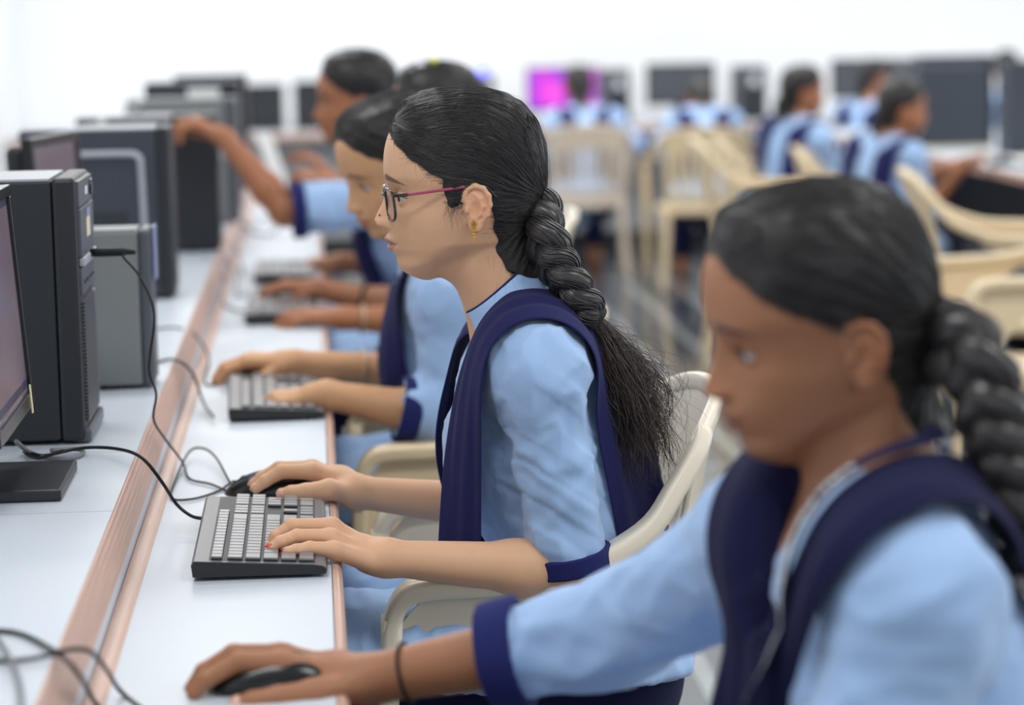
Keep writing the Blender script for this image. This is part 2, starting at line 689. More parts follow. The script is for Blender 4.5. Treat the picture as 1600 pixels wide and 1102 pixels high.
def laminate_mat():
    m = pmat('white_laminate', srgb(203, 212, 222), rough=.4, spec=.35, var=.02, vscale=6)
    nt = m.node_tree
    b = nt.nodes['Principled BSDF']
    src = b.inputs['Base Color'].links[0].from_socket
    # scattered specks and fine scuffs on the worktop
    tc = nt.nodes.new('ShaderNodeTexCoord')
    v = nt.nodes.new('ShaderNodeTexVoronoi')
    v.inputs['Scale'].default_value = 9
    v.inputs['Randomness'].default_value = 1
    nt.links.new(tc.outputs['Object'], v.inputs['Vector'])
    lt = nt.nodes.new('ShaderNodeMath')
    lt.operation = 'LESS_THAN'
    lt.inputs[1].default_value = .022
    nt.links.new(v.outputs['Distance'], lt.inputs[0])
    mu = nt.nodes.new('ShaderNodeMath')
    mu.operation = 'MULTIPLY'
    mu.inputs[1].default_value = .35
    nt.links.new(lt.outputs[0], mu.inputs[0])
    mx = nt.nodes.new('ShaderNodeMix')
    mx.data_type = 'RGBA'
    nt.links.new(mu.outputs[0], mx.inputs[0])
    nt.links.new(src, mx.inputs[6])
    mx.inputs[7].default_value = srgb(120, 118, 116)
    nt.links.new(mx.outputs[2], b.inputs['Base Color'])
    return m


def wood_mat():
    m = pmat('copper_brown_moulding', srgb(202, 165, 148), rough=.33, spec=.5, var=.22, vscale=26, stretch=(14, .25, 14), bump=.2, bscale=60)
    return m


def floor_mat():
    m = bpy.data.materials.new('polished_dark_stone_floor')
    m.use_nodes = True
    nt = m.node_tree
    b = nt.nodes['Principled BSDF']
    b.inputs['Roughness'].default_value = .12
    b.inputs['IOR'].default_value = 2.2
    tc = nt.nodes.new('ShaderNodeTexCoord')
    mp = nt.nodes.new('ShaderNodeMapping')
    mp.inputs['Rotation'].default_value = (0, 0, math.radians(.8))
    nt.links.new(tc.outputs['Object'], mp.inputs['Vector'])
    br = nt.nodes.new('ShaderNodeTexBrick')
    br.offset = 0
    br.inputs['Scale'].default_value = 1.0
    br.inputs['Brick Width'].default_value = .235
    br.inputs['Row Height'].default_value = 1.9
    br.inputs['Mortar Size'].default_value = .024
    br.inputs['Mortar Smooth'].default_value = .3
    br.inputs['Color1'].default_value = srgb(64, 70, 80)
    br.inputs['Color2'].default_value = srgb(78, 84, 94)
    br.inputs['Mortar'].default_value = srgb(176, 180, 184)
    nt.links.new(mp.outputs['Vector'], br.inputs['Vector'])
    n = nt.nodes.new('ShaderNodeTexNoise')
    n.inputs['Scale'].default_value = 7
    n.inputs['Detail'].default_value = 6
    nt.links.new(tc.outputs['Object'], n.inputs['Vector'])
    mx = nt.nodes.new('ShaderNodeMix')
    mx.data_type = 'RGBA'
    mx.blend_type = 'MULTIPLY'
    mx.inputs[0].default_value = .5
    nt.links.new(br.outputs['Color'], mx.inputs[6])
    nt.links.new(n.outputs['Color'], mx.inputs[7])
    nt.links.new(mx.outputs[2], b.inputs['Base Color'])
    return m


def screen_mat(name, cols, strength, scale=3.0):
    m = bpy.data.materials.new(name)
    m.use_nodes = True
    nt = m.node_tree
    b = nt.nodes['Principled BSDF']
    b.inputs['Base Color'].default_value = (.01, .01, .012, 1)
    b.inputs['Roughness'].default_value = .25
    tc = nt.nodes.new('ShaderNodeTexCoord')
    n = nt.nodes.new('ShaderNodeTexNoise')
    n.inputs['Scale'].default_value = scale
    n.inputs['Detail'].default_value = 1
    nt.links.new(tc.outputs['Object'], n.inputs['Vector'])
    r = nt.nodes.new('ShaderNodeValToRGB')
    e = r.color_ramp.elements
    e[0].position, e[0].color = .3, cols[0]
    e[1].position, e[1].color = .7, cols[-1]
    for k, c in enumerate(cols[1:-1]):
        x = e.new(.3 + .4 * (k + 1) / (len(cols) - 1))
        x.color = c
    nt.links.new(n.outputs['Fac'], r.inputs['Fac'])
    nt.links.new(r.outputs['Color'], b.inputs['Emission Color'])
    b.inputs['Emission Strength'].default_value = strength
    return m


M['laminate'] = laminate_mat()
M['wood'] = wood_mat()
M['floor'] = floor_mat()
M['screen_off'] = pmat('dark_screen', srgb(70, 74, 80), rough=.35, spec=.5)
M['screen_dim'] = screen_mat('dim_purple_screen', [srgb(84, 72, 84), srgb(98, 86, 94), srgb(74, 66, 80)], 1.0, 5)
M['screen_blue'] = pmat('screen_blue_bar', srgb(44, 48, 84), rough=.3)
M['screen_pink'] = screen_mat('magenta_screen', [srgb(250, 90, 235), srgb(240, 60, 225), srgb(140, 70, 235), srgb(250, 70, 220)], 1.1, 7)
# ------------------------------------------------------------------ head (local frame in mm: x forward, y left, z up, origin between the ears)
def _tab(rows):
    rows = np.array(sorted(rows), float)
    z = np.arange(-100, 146, 1.0)
    out = []
    for c in range(1, rows.shape[1]):
        v = np.interp(z, rows[:, 0], rows[:, c])
        k = np.exp(-.5 * (np.arange(-6, 7) / 2.2) ** 2)
        k /= k.sum()
        out.append(np.convolve(np.pad(v, 6, 'edge'), k, 'valid'))
    return z, out


_HZ, (_XF, _XB, _W, _NF) = _tab([
    (139, 8, -12, 6, 2), (136, 24, -30, 26, 2), (130, 46, -47, 43, 2), (118, 69, -62, 58, 2.05), (105, 86, -71, 66, 2.1),
    (93, 97, -76, 70, 2.2), (80, 103, -79, 72.5, 2.3), (65, 105.5, -81, 74, 2.35), (50, 106, -81, 74.5, 2.4), (41, 105, -81, 74, 2.4),
    (29, 100, -80, 72, 2.3), (10, 97, -78, 69.5, 2.2), (-10, 98, -70, 67, 2.1), (-22, 102, -62, 63.5, 2.0), (-32, 103.5, -54, 60, 1.92),
    (-40, 102, -46, 57.5, 1.82), (-46, 99.5, -22, 53, 1.8), (-53, 93.5, -2, 48, 1.8), (-60, 91.5, 18, 41.5, 1.8), (-65, 91.5, 30, 37, 1.85),
    (-70, 89, 38, 32, 1.9), (-75, 83, 44, 26, 1.9), (-79, 74, 46, 20, 1.95), (-83, 66, 50, 13, 2), (-87, 60, 54, 5, 2), (-91, 58, 56, 2, 2), (-100, 58, 56, 1, 2)])
_NZ = np.array([-27, -24, -21, -17, -11, -4, 6, 20, 29, 36.0])
_NN = np.array([0, 1.5, 8.5, 16, 20, 17.5, 12.5, 6.5, 3.0, 0])
_NW = np.array([8, 10, 12, 13, 12.5, 11, 9, 7.5, 7, 7.0])
EYE = V3(79, 31, 17)
EAR = V3(11, 0, 3)


def head_field(q, detail=True, ears=True):
    x, y, z = q[:, 0], q[:, 1], q[:, 2]
    zi = np.clip(z, -100, 50)
    xf, xb, w, nf = (np.interp(zi, _HZ, t) for t in (_XF, _XB, _W, _NF))
    c = .5 * (xf + xb)
    a = np.maximum(.5 * (xf - xb), 1)
    w = np.maximum(w, 1)
    n = np.where(x > c, nf, 2.0)
    u, v = np.abs(x - c) / a, np.abs(y) / w
    e = (u ** n + v ** n + 1e-9) ** (1 / n)
    rho = np.hypot(x - c, y)
    f = rho * (1 - 1 / np.maximum(e, .05))
    f = np.where(e < .3, -np.minimum(a, w) * (1 - e), f)
    # the crown closes as an ellipsoid
    e3 = (e ** 2.3 + (np.clip(z - 50, 0, None) / 89.5) ** 2.3 + 1e-9) ** (1 / 2.3)
    r3 = np.sqrt(rho * rho + (z - 50) ** 2)
    f = np.where(z > 50, np.where(e3 < .3, -60 * (1 - e3), r3 * (1 - 1 / np.maximum(e3, .05))), f)
    if detail:
        ay = np.abs(y)
        fr = np.clip((x - 40) / 25, 0, 1)
        d = np.interp(z, _NZ, _NN, 0, 0) * np.exp(-(ay / np.interp(z, _NZ, _NW)) ** 2.4)
        d += 6.5 * np.exp(-((ay - 11.5) / 5) ** 2 - ((z + 15) / 6) ** 2)
        lipn = np.exp(-(y / 18) ** 4)
        d += 4.2 * np.exp(-((z + 34.5) / 4.2) ** 2) * lipn + 5.2 * np.exp(-((z + 46) / 4.4) ** 2) * np.exp(-(y / 15.5) ** 4)
        d -= 3.6 * np.exp(-((z + 40.2) / 1.5) ** 2) * np.exp(-(y / 21) ** 4)
        d -= 7.5 * np.exp(-((ay - 29) / 13) ** 2 - ((z - 17) / 9.5) ** 2)
        d += 1.6 * np.exp(-((ay - 27) / 18) ** 2 - ((z - 37) / 6.5) ** 2)
        d += 2.6 * np.exp(-((ay - 47) / 15) ** 2 - ((z + 6) / 15) ** 2)
        f = f - d * fr
        # nostrils
        nb = np.sqrt((x - 107) ** 2 + (ay - 6.5) ** 2 + ((z + 21.5) * 1.3) ** 2) - 3.2
        f = smax(f, -nb, 1.0)
        # eyelids and their opening
        qa = np.stack([x, ay, z], 1)
        lid = np.linalg.norm(qa - EYE, axis=1) - 13.4
        f = smin(f, lid, 3.0)
        ww = np.clip(1 - ((ay - EYE[1] - .5) / 14.5) ** 2, 0, 1)
        op = np.maximum(np.abs(z - EYE[2] + .3 + .04 * (ay - 31)) - 4.6 * ww, (EYE[0] + 3.5) - x)
        op = np.maximum(op, np.abs(ay - EYE[1] - .5) - 14.5)
        crease = np.abs(np.linalg.norm(qa - EYE - V3(0, 0, 0), axis=1) - 13.6) + np.abs(z - EYE[2] - 6.8 - 0 * ay) - .8
        f = np.where(np.abs(ay - EYE[1]) < 13, smax(f, -crease, 1.0), f)
        f = smax(f, -op, .7)
    f = smax(f, -z - 84, 4)
    f = smin(f, cone(q, (66, 0, -60), (5, 0, -60), 19, 29), 14)
    if ears:
        near = (np.abs(x + 2) < 48) & (np.abs(z - 4) < 50) & (np.abs(y) > 45)
        if near.any():
            f = f.copy()
            f[near] = ear_union(f[near], x[near] - EAR[0], np.abs(y[near]), z[near] - EAR[2])
    return f


def ear_union(f, x, y, z):
    yb = 68.5 + np.clip(6 - x, -4, 40) * .42
    q = np.stack([x, y - yb, z], 1)
    plate = ell(q, (-11, -1, 3), (14.5, 4.0, 25))
    hel = [(0, 1, 4), (3.5, 1, 12), (3.5, 1.5, 19), (-1, 2, 25.5), (-9, 2, 28.5), (-18, 2, 25.5), (-24, 2, 17), (-25.5, 1.5, 6), (-22, 1, -6), (-15, .5, -14)]
    h = chain(q, [np.array(p, float) for p in hel], [2.4, 2.8, 2.9, 3.0, 3.2, 3.2, 3.1, 2.8, 2.6, 2.6], 2)
    ah = chain(q, [np.array(p, float) for p in [(-7, .5, 19), (-14, 2, 13), (-16.5, 2.5, 4), (-14, 2.2, -5), (-7, 2, -11.5)]], [2.2, 2.8, 3.0, 2.9, 2.6], 2)
    lobe = ell(q, (-8, 0, -19), (7.5, 4.2, 9))
    trg = ell(q, (1.5, 2.0, 0), (3.2, 3.6, 5.5))
    e = smin(plate, lobe, 4)
    con = ell(q, (-7, 4.5, 0), (7.5, 6.0, 10))
    e = smax(e, -con, 2)
    scap = ell(q, (-12, 4.2, 21), (8.5, 2.8, 4))
    e = smax(e, -scap, 1.5)
    e = smin(e, h, 2.0)
    e = smin(e, ah, 2.5)
    e = smin(e, trg, 2)
    root = ell(q, (-4, -7, 2), (9, 8, 20))
    e = smin(e, root, 4)
    return smin(f, e, 3.5)


HAIRLINE = np.array([(101, 97), (92, 81), (81, 68), (61, 53), (45, 46), (40, 37), (38, 20), (35, 9), (29, 5), (22, 9), (18, 16), (15, 26), (11, 34), (2, 37), (-13, 29), (-19, 12), (-20, -18),
                     (-25, -50), (-38, -74), (-60, -84), (-150, -84), (-150, 170), (120, 170), (118, 112)], float)


HAIRLINE_FULL = HAIRLINE
HAIRLINE_SWEPT = np.vstack([HAIRLINE[:5], [(38, 40), (28, 35), (18, 33)], HAIRLINE[11:]])


def poly_sd(px, pz, P):
    d = np.full(len(px), 1e9)
    s = np.ones(len(px))
    n = len(P)
    for i in range(n):
        a, b = P[i], P[i - 1]
        e = b - a
        wx, wz = px - a[0], pz - a[1]
        t = np.clip((wx * e[0] + wz * e[1]) / (e @ e), 0, 1)
        d = np.minimum(d, (wx - e[0] * t) ** 2 + (wz - e[1] * t) ** 2)
        c1, c2, c3 = pz >= a[1], pz < b[1], e[0] * wz > e[1] * wx
        fl = (c1 & c2 & c3) | (~c1 & ~c2 & ~c3)
        s = np.where(fl, -s, s)
    return s * np.sqrt(d)


def hair_field(q):
    x, y, z = q[:, 0], q[:, 1], q[:, 2]
    wob = .8 * np.sin(z * .21 + x * .13) + .5 * np.sin(x * .37 - z * .3)
    m = poly_sd(x, z, HAIRLINE) + wob
    # towards the middle of the brow the hairline climbs a little
    m = m + 5 * np.exp(-(y / 30) ** 2) * (x > 60)
    t = np.clip(.8 + .26 * (-m), .3, 11.5)
    t = t * np.where(z < -20, np.clip(1 + (z + 20) / 70, .3, 1), 1)
    ang = np.arctan2(z - 10, x + 86)
    t = t + .5 * np.sin(ang * 46 + y * .08 + 1.2 * np.sin(y * .11)) * np.clip(-m / 14, 0, 1)
    f = smin(head_field(q, detail=False, ears=False), cone(q, (-16, 0, -34), (-58, 0, -125), 45, 48), 14) - t
    return smax(f, m, 2.5)


_HAIR = {}


def hair_mesh(h):
    h0, h = h, (h, len(HAIRLINE))
    if h not in _HAIR:
        V, F = iso_mesh(hair_field, (-116, -98, -100), (124, 98, 164), h0, proj=2, slack=3)
        me = mesh_from('hair', V * .001, F)
        me.materials.append(M['hair_under'])
        _HAIR[h] = (me, V)
    return _HAIR[h]


def hair_strands(n, seed, root=(-84, 0, -6), length=(60, 170), rad=.42, lift=(.15, 1.5), steps=22, h=1.8):
    """combed strands lying on the hair surface, running to the braid root"""
    r = np.random.default_rng(seed)
    _, V = hair_mesh(h)
    m = poly_sd(V[:, 0], V[:, 2], HAIRLINE)
    ok = np.where((head_field(V, False, False) > .8) & (V[:, 0] > -80))[0]
    front = ok[m[ok] > -16]
    st = np.concatenate([r.choice(front, n // 3), r.choice(ok, n - n // 3)])
    p = V[st].copy()
    k3 = n // 3
    e_ = np.stack([poly_sd(p[:k3, 0] + .5, p[:k3, 2], HAIRLINE) - poly_sd(p[:k3, 0] - .5, p[:k3, 2], HAIRLINE), poly_sd(p[:k3, 0], p[:k3, 2] + .5, HAIRLINE) - poly_sd(p[:k3, 0], p[:k3, 2] - .5, HAIRLINE)], 1)
    mv = (-poly_sd(p[:k3, 0], p[:k3, 2], HAIRLINE) + r.exponential(2.2, k3))[:, None] * e_
    p[:k3, 0] += mv[:, 0] * (np.abs(p[:k3, 1]) > 25)
    p[:k3, 2] += mv[:, 1] * (np.abs(p[:k3, 1]) > 25)
    root = np.array(root, float)
    L = r.uniform(*length, n)
    base = r.uniform(*lift, n)
    ph = r.uniform(0, 6.28, n)
    off = np.stack([nz(V[st], .045, seed + k) for k in range(3)], 1) * .16 + r.normal(0, .025, (n, 3))
    out = []
    alive = np.ones(n, bool)
    hull = lambda q_: np.minimum(hair_field(q_), head_field(q_, False, False) - .25)
    for k in range(steps):
        g = grad(hull, p, 1.0)
        g /= np.linalg.norm(g, axis=1)[:, None] + 1e-9
        q = p - g * np.clip(hull(p), -5, 5)[:, None]
        out.append(q + g * (base * (.25 + .75 * np.sin(np.pi * min(1, (k + 1) / steps))) + .25 * np.sin(ph + k * .9))[:, None])
        d = root - q
        dist = np.linalg.norm(d, axis=1)
        # start by climbing back over the head, then converge on the root
        d = d / (dist[:, None] + 1e-9) + off + V3(-.15, 0, .35) * np.clip((dist[:, None] - 90) / 100, 0, 1)
        d -= g * np.sum(d * g, 1)[:, None]
        d /= np.linalg.norm(d, axis=1)[:, None] + 1e-9
        alive &= dist > 12
        p = q + d * (np.where(alive, L / steps, .05))[:, None]
    P = np.stack(out, 1)
    prof = np.sin(np.linspace(.12, np.pi - .12, steps)) ** .5
    R = rad * r.uniform(.6, 1.3, n)[:, None] * prof[None]
    return P, R


# ------------------------------------------------------------------ hands
def hand_chain(wrist, d, n, side, curl, spread=1.0, thumb=(38, -20), s=.93, index=None):
    """finger joints from a wrist, pointing direction d, back-of-hand normal n; side=+1 when the thumb lies along d x n"""
    d = np.asarray(d, float) / np.linalg.norm(d)
    n = np.asarray(n, float) - d * (np.asarray(n, float) @ d)
    n /= np.linalg.norm(n)
    t = np.cross(d, n) * side
    mm = .001 * s
    out = []
    for k, (lat, base, ph) in enumerate((( 23, 88, (40, 24, 20)), (7.5, 91, (44, 27, 21)), (-8, 86, (41, 25, 21)), (-22, 78, (32, 19, 18)))):
        c = curl[k] if hasattr(curl[0], '__len__') else curl
        p = wrist + d * base * mm + t * lat * mm * .85 + n * (2 - abs(lat - 4) * .12) * mm
        pts = [wrist + d * 22 * mm + t * lat * .45 * mm, p]
        a = 0
        dirf = d + t * (lat / 100) * spread * 1.2
        dirf /= np.linalg.norm(dirf)
        for l, ca in zip(ph, c):
            a += math.radians(ca)
            p = p + (dirf * math.cos(a) - n * math.sin(a)) * l * mm
            pts.append(p)
        out.append((pts, np.array([13, 10.2, 8.6, 7.7, 6.4]) * mm))
    a, b = math.radians(thumb[0]), math.radians(thumb[1])
    td = (d * math.cos(a) + t * math.sin(a)) * math.cos(b) + n * math.sin(b)
    p = wrist + d * 24 * mm + t * 19 * mm - n * 5 * mm
    pts = [wrist + d * 8 * mm + t * 8 * mm, p]
    for k, l in enumerate((40, 30, 24)):
        p = p + td * l * mm
        pts.append(p)
        td = td + (d * .22 - t * .12)
        td /= np.linalg.norm(td)
    out.append((pts, np.array([14, 13.5, 11, 9.6, 7.4]) * mm))
    return out


# ------------------------------------------------------------------ person
def hframe(h, pitch=0, roll=0):
    h, p, r = math.radians(h), math.radians(pitch), math.radians(roll)
    F = V3(math.cos(h), math.sin(h), 0)
    U = V3(0, 0, 1)
    F, U = F * math.cos(p) - U * math.sin(p), U * math.cos(p) + F * math.sin(p)
    L = np.cross(U, F)
    L, U = L * math.cos(r) + U * math.sin(r), U * math.cos(r) - L * math.sin(r)
    return np.stack([F, L, U], 1)


class Person:
    def __init__(s, label, T, h, pitch=0, roll=0, body_h=None, group=None, skin='skin_c', scale=1.0, **J):
        s.T, s.Mh, s.sc = np.asarray(T, float), hframe(h, pitch, roll), .001 * scale
        bh = h if body_h is None else body_h
        B = hframe(bh)
        F, L, U = B[:, 0], B[:, 1], B[:, 2]
        s.skin = skin
        s.Nb = J.get('Nb', s.T - .035 * F - .145 * U)
        s.S = J.get('S', (s.Nb + .165 * L - .035 * U, s.Nb - .165 * L - .035 * U))
        s.P = J.get('P', s.Nb - .47 * U - .03 * F)
        s.E = J.get('E', tuple(s.S[k] - .24 * U + .08 * F + (1, -1)[k] * .05 * L for k in (0, 1)))
        s.Wr = J.get('W', tuple(s.E[k] + .225 * F + .03 * U - (1, -1)[k] * .04 * L for k in (0, 1)))
        s.knee = J.get('knee', tuple(s.P + .40 * F + .02 * U + (1, -1)[k] * .085 * L for k in (0, 1)))
        s.ank = J.get('ank', tuple(V3(s.knee[k][0], s.knee[k][1], .09) - .06 * F for k in (0, 1)))
        s.up = (s.Nb - s.P) / np.linalg.norm(s.Nb - s.P)
        lat = s.S[0] - s.S[1]
        lat = lat - s.up * (lat @ s.up)
        s.lat = lat / np.linalg.norm(lat)
        s.fw = np.cross(s.lat, s.up)
        s.Mt = np.stack([s.fw, s.lat, s.up], 1)
        s.F, s.L, s.U = F, L, U
        s.hands = J.get('hands', None)
        if s.hands is None:
            s.hands = [hand_chain(s.Wr[k], s.Wr[k] - s.E[k], U, (1, -1)[k], (22, 28, 20)) for k in (0, 1)]
        s.sl_ext = J.get('sl_ext', (.35, .35))
        s.sl_r = J.get('sl_r', (.052, .056, .050))
        s.girth = J.get('girth', 1.0)
        s.root = thing('student', label, 'person', (s.P[0], s.P[1], 0.0), 0, group)

    # -- fields
    def local(s, P):
        return (P - s.T) @ s.Mh / s.sc

    def head(s, P):
        d = np.linalg.norm(P - (s.T + s.Mh @ V3(0, 0, .03)), axis=1)
        out = np.maximum(d - .16, .03)
        m = d < .215
        if m.any():
            out[m] = head_field(s.local(P[m])) * s.sc
        return out

    def torso(s, P, inf=0.0, k=.05):
        g = s.girth
        h = np.linalg.norm(s.Nb - s.P)
        f = ell(P, s.P + s.up * .01, (.105 * g + inf, .15 * g + inf, .115 + inf), s.Mt)
        f = smin(f, ell(P, s.P + s.up * h * .36, (.083 * g + inf, .122 * g + inf, .14 + inf), s.Mt), k)
        f = smin(f, ell(P, s.P + s.up * h * .70 + s.fw * .004, (.094 * g + inf, .142 * g + inf, .15 + inf), s.Mt), k)
        f = smin(f, ell(P, s.P + s.up * h * .64 + s.fw * .062 * g, (.055 + inf, .105 * g + inf, .062 + inf), s.Mt), .04)
        f = smin(f, cone(P, s.S[0] - s.lat * .02, s.S[1] + s.lat * .02, .046 + inf, .046 + inf), .05)
        for k2 in (0, 1):
            f = smin(f, cone(P, s.Nb + s.up * .012, s.S[k2], s.trap + inf, s.trap + .008 + inf), .04)
        return f

    def neck(s, P):
        a = s.T + s.Mh @ (V3(-9, 0, -40) * s.sc)
        return cone(P, a, s.Nb - s.up * .04, .047, .053)

    def arm(s, P, k):
        mid = s.E[k] + (s.Wr[k] - s.E[k]) * .3
        return chain(P, [s.S[k], s.E[k], mid, s.Wr[k]], s.arm_r, .02)
    arm_r = (.042, .034, .035, .0225)
    trap = .038

    def hand(s, P, k):
        f = None
        for i, (pts, r) in enumerate(s.hands[k]):
            g = chain(P, pts[1:], r[1:], .003)
            f = g if f is None else smin(f, g, .0015)
        pal = None
        for i, (pts, r) in enumerate(s.hands[k]):
            g = cone(P, pts[0], pts[1], r[0] * .95, r[1] * 1.02)
            pal = g if pal is None else smin(pal, g, .012)
        w = cone(P, s.Wr[k], np.mean([p[0][0] for p in s.hands[k][:4]], 0), .0215, .0185)
        pal = smin(pal, w, .018)
        return smin(f, pal, .006)

    def legs(s, P, inf=0.0, upto=1.0):
        f = None
        for k in (0, 1):
            hp = s.P + s.lat * (.085, -.085)[k]
            g = chain(P, [hp, s.knee[k], s.ank[k]], [.082 + inf, .055 + inf, .036 + inf], .03)
            f = g if f is None else smin(f, g, .01)
        return f

    def feet(s, P):
        f = None
        for k in (0, 1):
            a = s.ank[k]
            t = V3(a[0], a[1], .025) + s.F * .15
            g = smin(cone(P, a, V3(a[0], a[1], .035) - s.F * .02, .034, .034), cone(P, V3(a[0], a[1], .04), t, .036, .024), .02)
            g = np.maximum(g, .004 - P[:, 2])
            f = g if f is None else np.minimum(f, g)
        return f

    def body(s, P):
        f = smin(s.torso(P), s.neck(P), .03)
        for k in (0, 1):
            f = smin(f, smin(s.arm(P, k), s.hand(P, k), .012), .02)
        f = smin(f, s.legs(P), .03)
        f = smin(f, s.feet(P), .02)
        return smin(f, s.head(P), .02)

    def head_only(s, P):
        f = smin(smin(s.torso(P), s.neck(P), .03), s.head(P), .02)
        return f

    def arm_only(s, P, k):
        return smin(s.arm(P, k), s.hand(P, k), .012)

    # -- meshes
    def build_body(s, hh=.0016, hd=.0014, hb=.009, fine_hands=(True, True)):
        parts, boxes = [], []
        C = s.T + s.Mh @ V3(.0, 0, .03)
        lo, hi = C - .165, C + .165
        lo[2] = min(s.Nb[2] - .05, lo[2])
        boxes.append((lo, hi))
        parts.append(iso_mesh(s.head_only, lo, hi, hh, slack=3.0))
        for k in (0, 1):
            if not fine_hands[k]:
                continue
            pts = np.array([p for fs, _ in s.hands[k] for p in fs] + [s.Wr[k], s.E[k]])
            lo, hi = pts.min(0) - .045, pts.max(0) + .045
            boxes.append((lo, hi))
            parts.append(iso_mesh(lambda P, k=k: s.arm_only(P, k), lo, hi, hd, slack=2.5))
        A = np.array([s.P, s.Nb, *s.S, *s.E, *s.Wr, *s.knee, *s.ank] + [p for k in (0, 1) for fs, _ in s.hands[k] for p in fs])
        lo, hi = A.min(0) - .17, A.max(0) + .17
        lo[2] = -.01

        def clip(V):
            keep = np.ones(len(V), bool)
            for i, (l, h) in enumerate(boxes):
                inb = ((V > l + hb * .6) & (V < h - hb * .6)).all(1)
                if i == 0:
                    keep &= ~inb
                else:
                    k = [k for k in (0, 1) if fine_hands[k]][i - 1]
                    keep &= ~(inb & (np.abs(s.arm_only(V, k)) < .004))
            return keep
        parts.append(iso_mesh(s.body, lo, hi, hb, slack=2.2, clip=clip))
        V, F = merge(parts)
        me = mesh_from('body', V, F)
        q = s.local(V)
        x, y, z = q.T
        ay = np.abs(y)
        near = (x > 60) & (np.abs(z) < 80) & (ay < 70)
        zu = -30.5 - 8.5 * (ay / 21) ** 2
        zl = -51.5 + 10.5 * (ay / 21) ** 2
        lip = np.clip((zu - z) / 1.2 + .5, 0, 1) * np.clip((z - zl) / 1.4 + .5, 0, 1) * (ay < 22) * near
        zb = 41.5 - 10 * ((ay - 20) / 32) ** 2
        th = np.interp(ay, [8, 14, 24, 40, 52], [0, 4.2, 4.6, 3.4, .5])
        brow = np.clip((th - np.abs(z - zb)) / 1.4, 0, 1) * near * (ay > 8) * (ay < 52)
        brow *= .8 + .2 * np.sin(ay * 2.6 + z * 1.3)
        blush = np.exp(-((x + 8) / 18) ** 2 - ((z - 4) / 24) ** 2) * (ay > 72) * .8 + np.exp(-((x - 114) / 12) ** 2 - ((z + 12) / 12) ** 2) * .25
        pt_attr(me, 'lip', lip)
        pt_attr(me, 'brow', brow)
        pt_attr(me, 'blush', blush)
        s.bodyo = link('body', me, M[s.skin], s.root)
        return s.bodyo

    def hm(s):
        m = Matrix.Identity(4)
        for i in range(3):
            for j in range(3):
                m[i][j] = s.Mh[i, j] * (s.sc / .001)
            m[i][3] = s.T[i]
        return m

    def hw(s, q):
        return s.T + (np.asarray(q, float) * s.sc) @ s.Mh.T

    def build_eyes(s, n=24):
        for sg in (1, -1):
            c = EYE * V3(1, sg, 1)
            mb = MB()
            th = np.linspace(0, np.pi, n)
            ph = np.linspace(0, 2 * np.pi, n, endpoint=False)
            V = np.array([[math.cos(t), math.sin(t) * math.cos(p), math.sin(t) * math.sin(p)] for t in th for p in ph]) * 12.0
            idx = np.arange(n * n).reshape(n, n)
            jx = np.roll(idx, -1, 1)
            F = np.stack([idx[:-1], jx[:-1], jx[1:], idx[1:]], -1).reshape(-1, 4)
            o = obj('eye', s.hw(V + c), F, M['eye'], s.root)
            g = V3(math.cos(math.radians(s.gaze)), 0, -math.sin(math.radians(s.gaze)))
            th = np.linspace(0, .52, 8)
            b1, b2 = np.array([0, 1.0, 0]), np.cross(g, [0, 1.0, 0])
            V = np.array([(g * math.cos(t) + b1 * math.sin(t) * math.cos(p) + b2 * math.sin(t) * math.sin(p)) * (12.25 + .5 * (1 - t / .52)) for t in th for p in ph])
            idx = np.arange(8 * n).reshape(8, n)
            jx = np.roll(idx, -1, 1)
            F = np.stack([idx[:-1], jx[:-1], jx[1:], idx[1:]], -1).reshape(-1, 4)
            i = obj('iris', s.hw(V + c), F, M['iris'], o)
        # lashes along the upper lids
        for sg in (1, -1):
            P, R = [], []
            for k in range(34):
                u = k / 33
                y = EYE[1] + .5 + (u * 2 - 1) * 13.8
                zz = EYE[2] - .3 - .04 * (y - 31) + 4.4 * (1 - ((y - EYE[1] - .5) / 14.5) ** 2)
                rr = math.sqrt(max(13.5 ** 2 - (y - EYE[1]) ** 2 - (zz - EYE[2]) ** 2, 4))
                a = V3(EYE[0] + rr, y * sg, zz)
                out = V3(1.0, (y - 31) * sg * .05 + .25 * sg, .15)
                pts = [a + out * t * 5.5 + V3(0, 0, 2.2 * t * t) for t in np.linspace(-.1, 1, 5)]
                P.append(pts)
                R.append(np.linspace(.32, .1, 5))
            V, F = strands_mesh(np.array(P), np.array(R), 3)
            obj('eyelashes', s.hw(V), F, M['lash'], s.root)
    gaze = 12

    def build_hair(s, h=4.0, strands=0, seed=1, rad=.42, root=(-84, 0, -6), mat='hair'):
        me, _ = hair_mesh(h)
        o = link('hair', me, None, s.root, s.hm())
        s.hairo = o
        if strands:
            P, R = hair_strands(strands, seed, root, rad=rad)
            V, F = strands_mesh(P, R, 4)
            st = link('combed_strands', mesh_from('combed_strands', s.hw(V), F), M[mat], o)
        return o

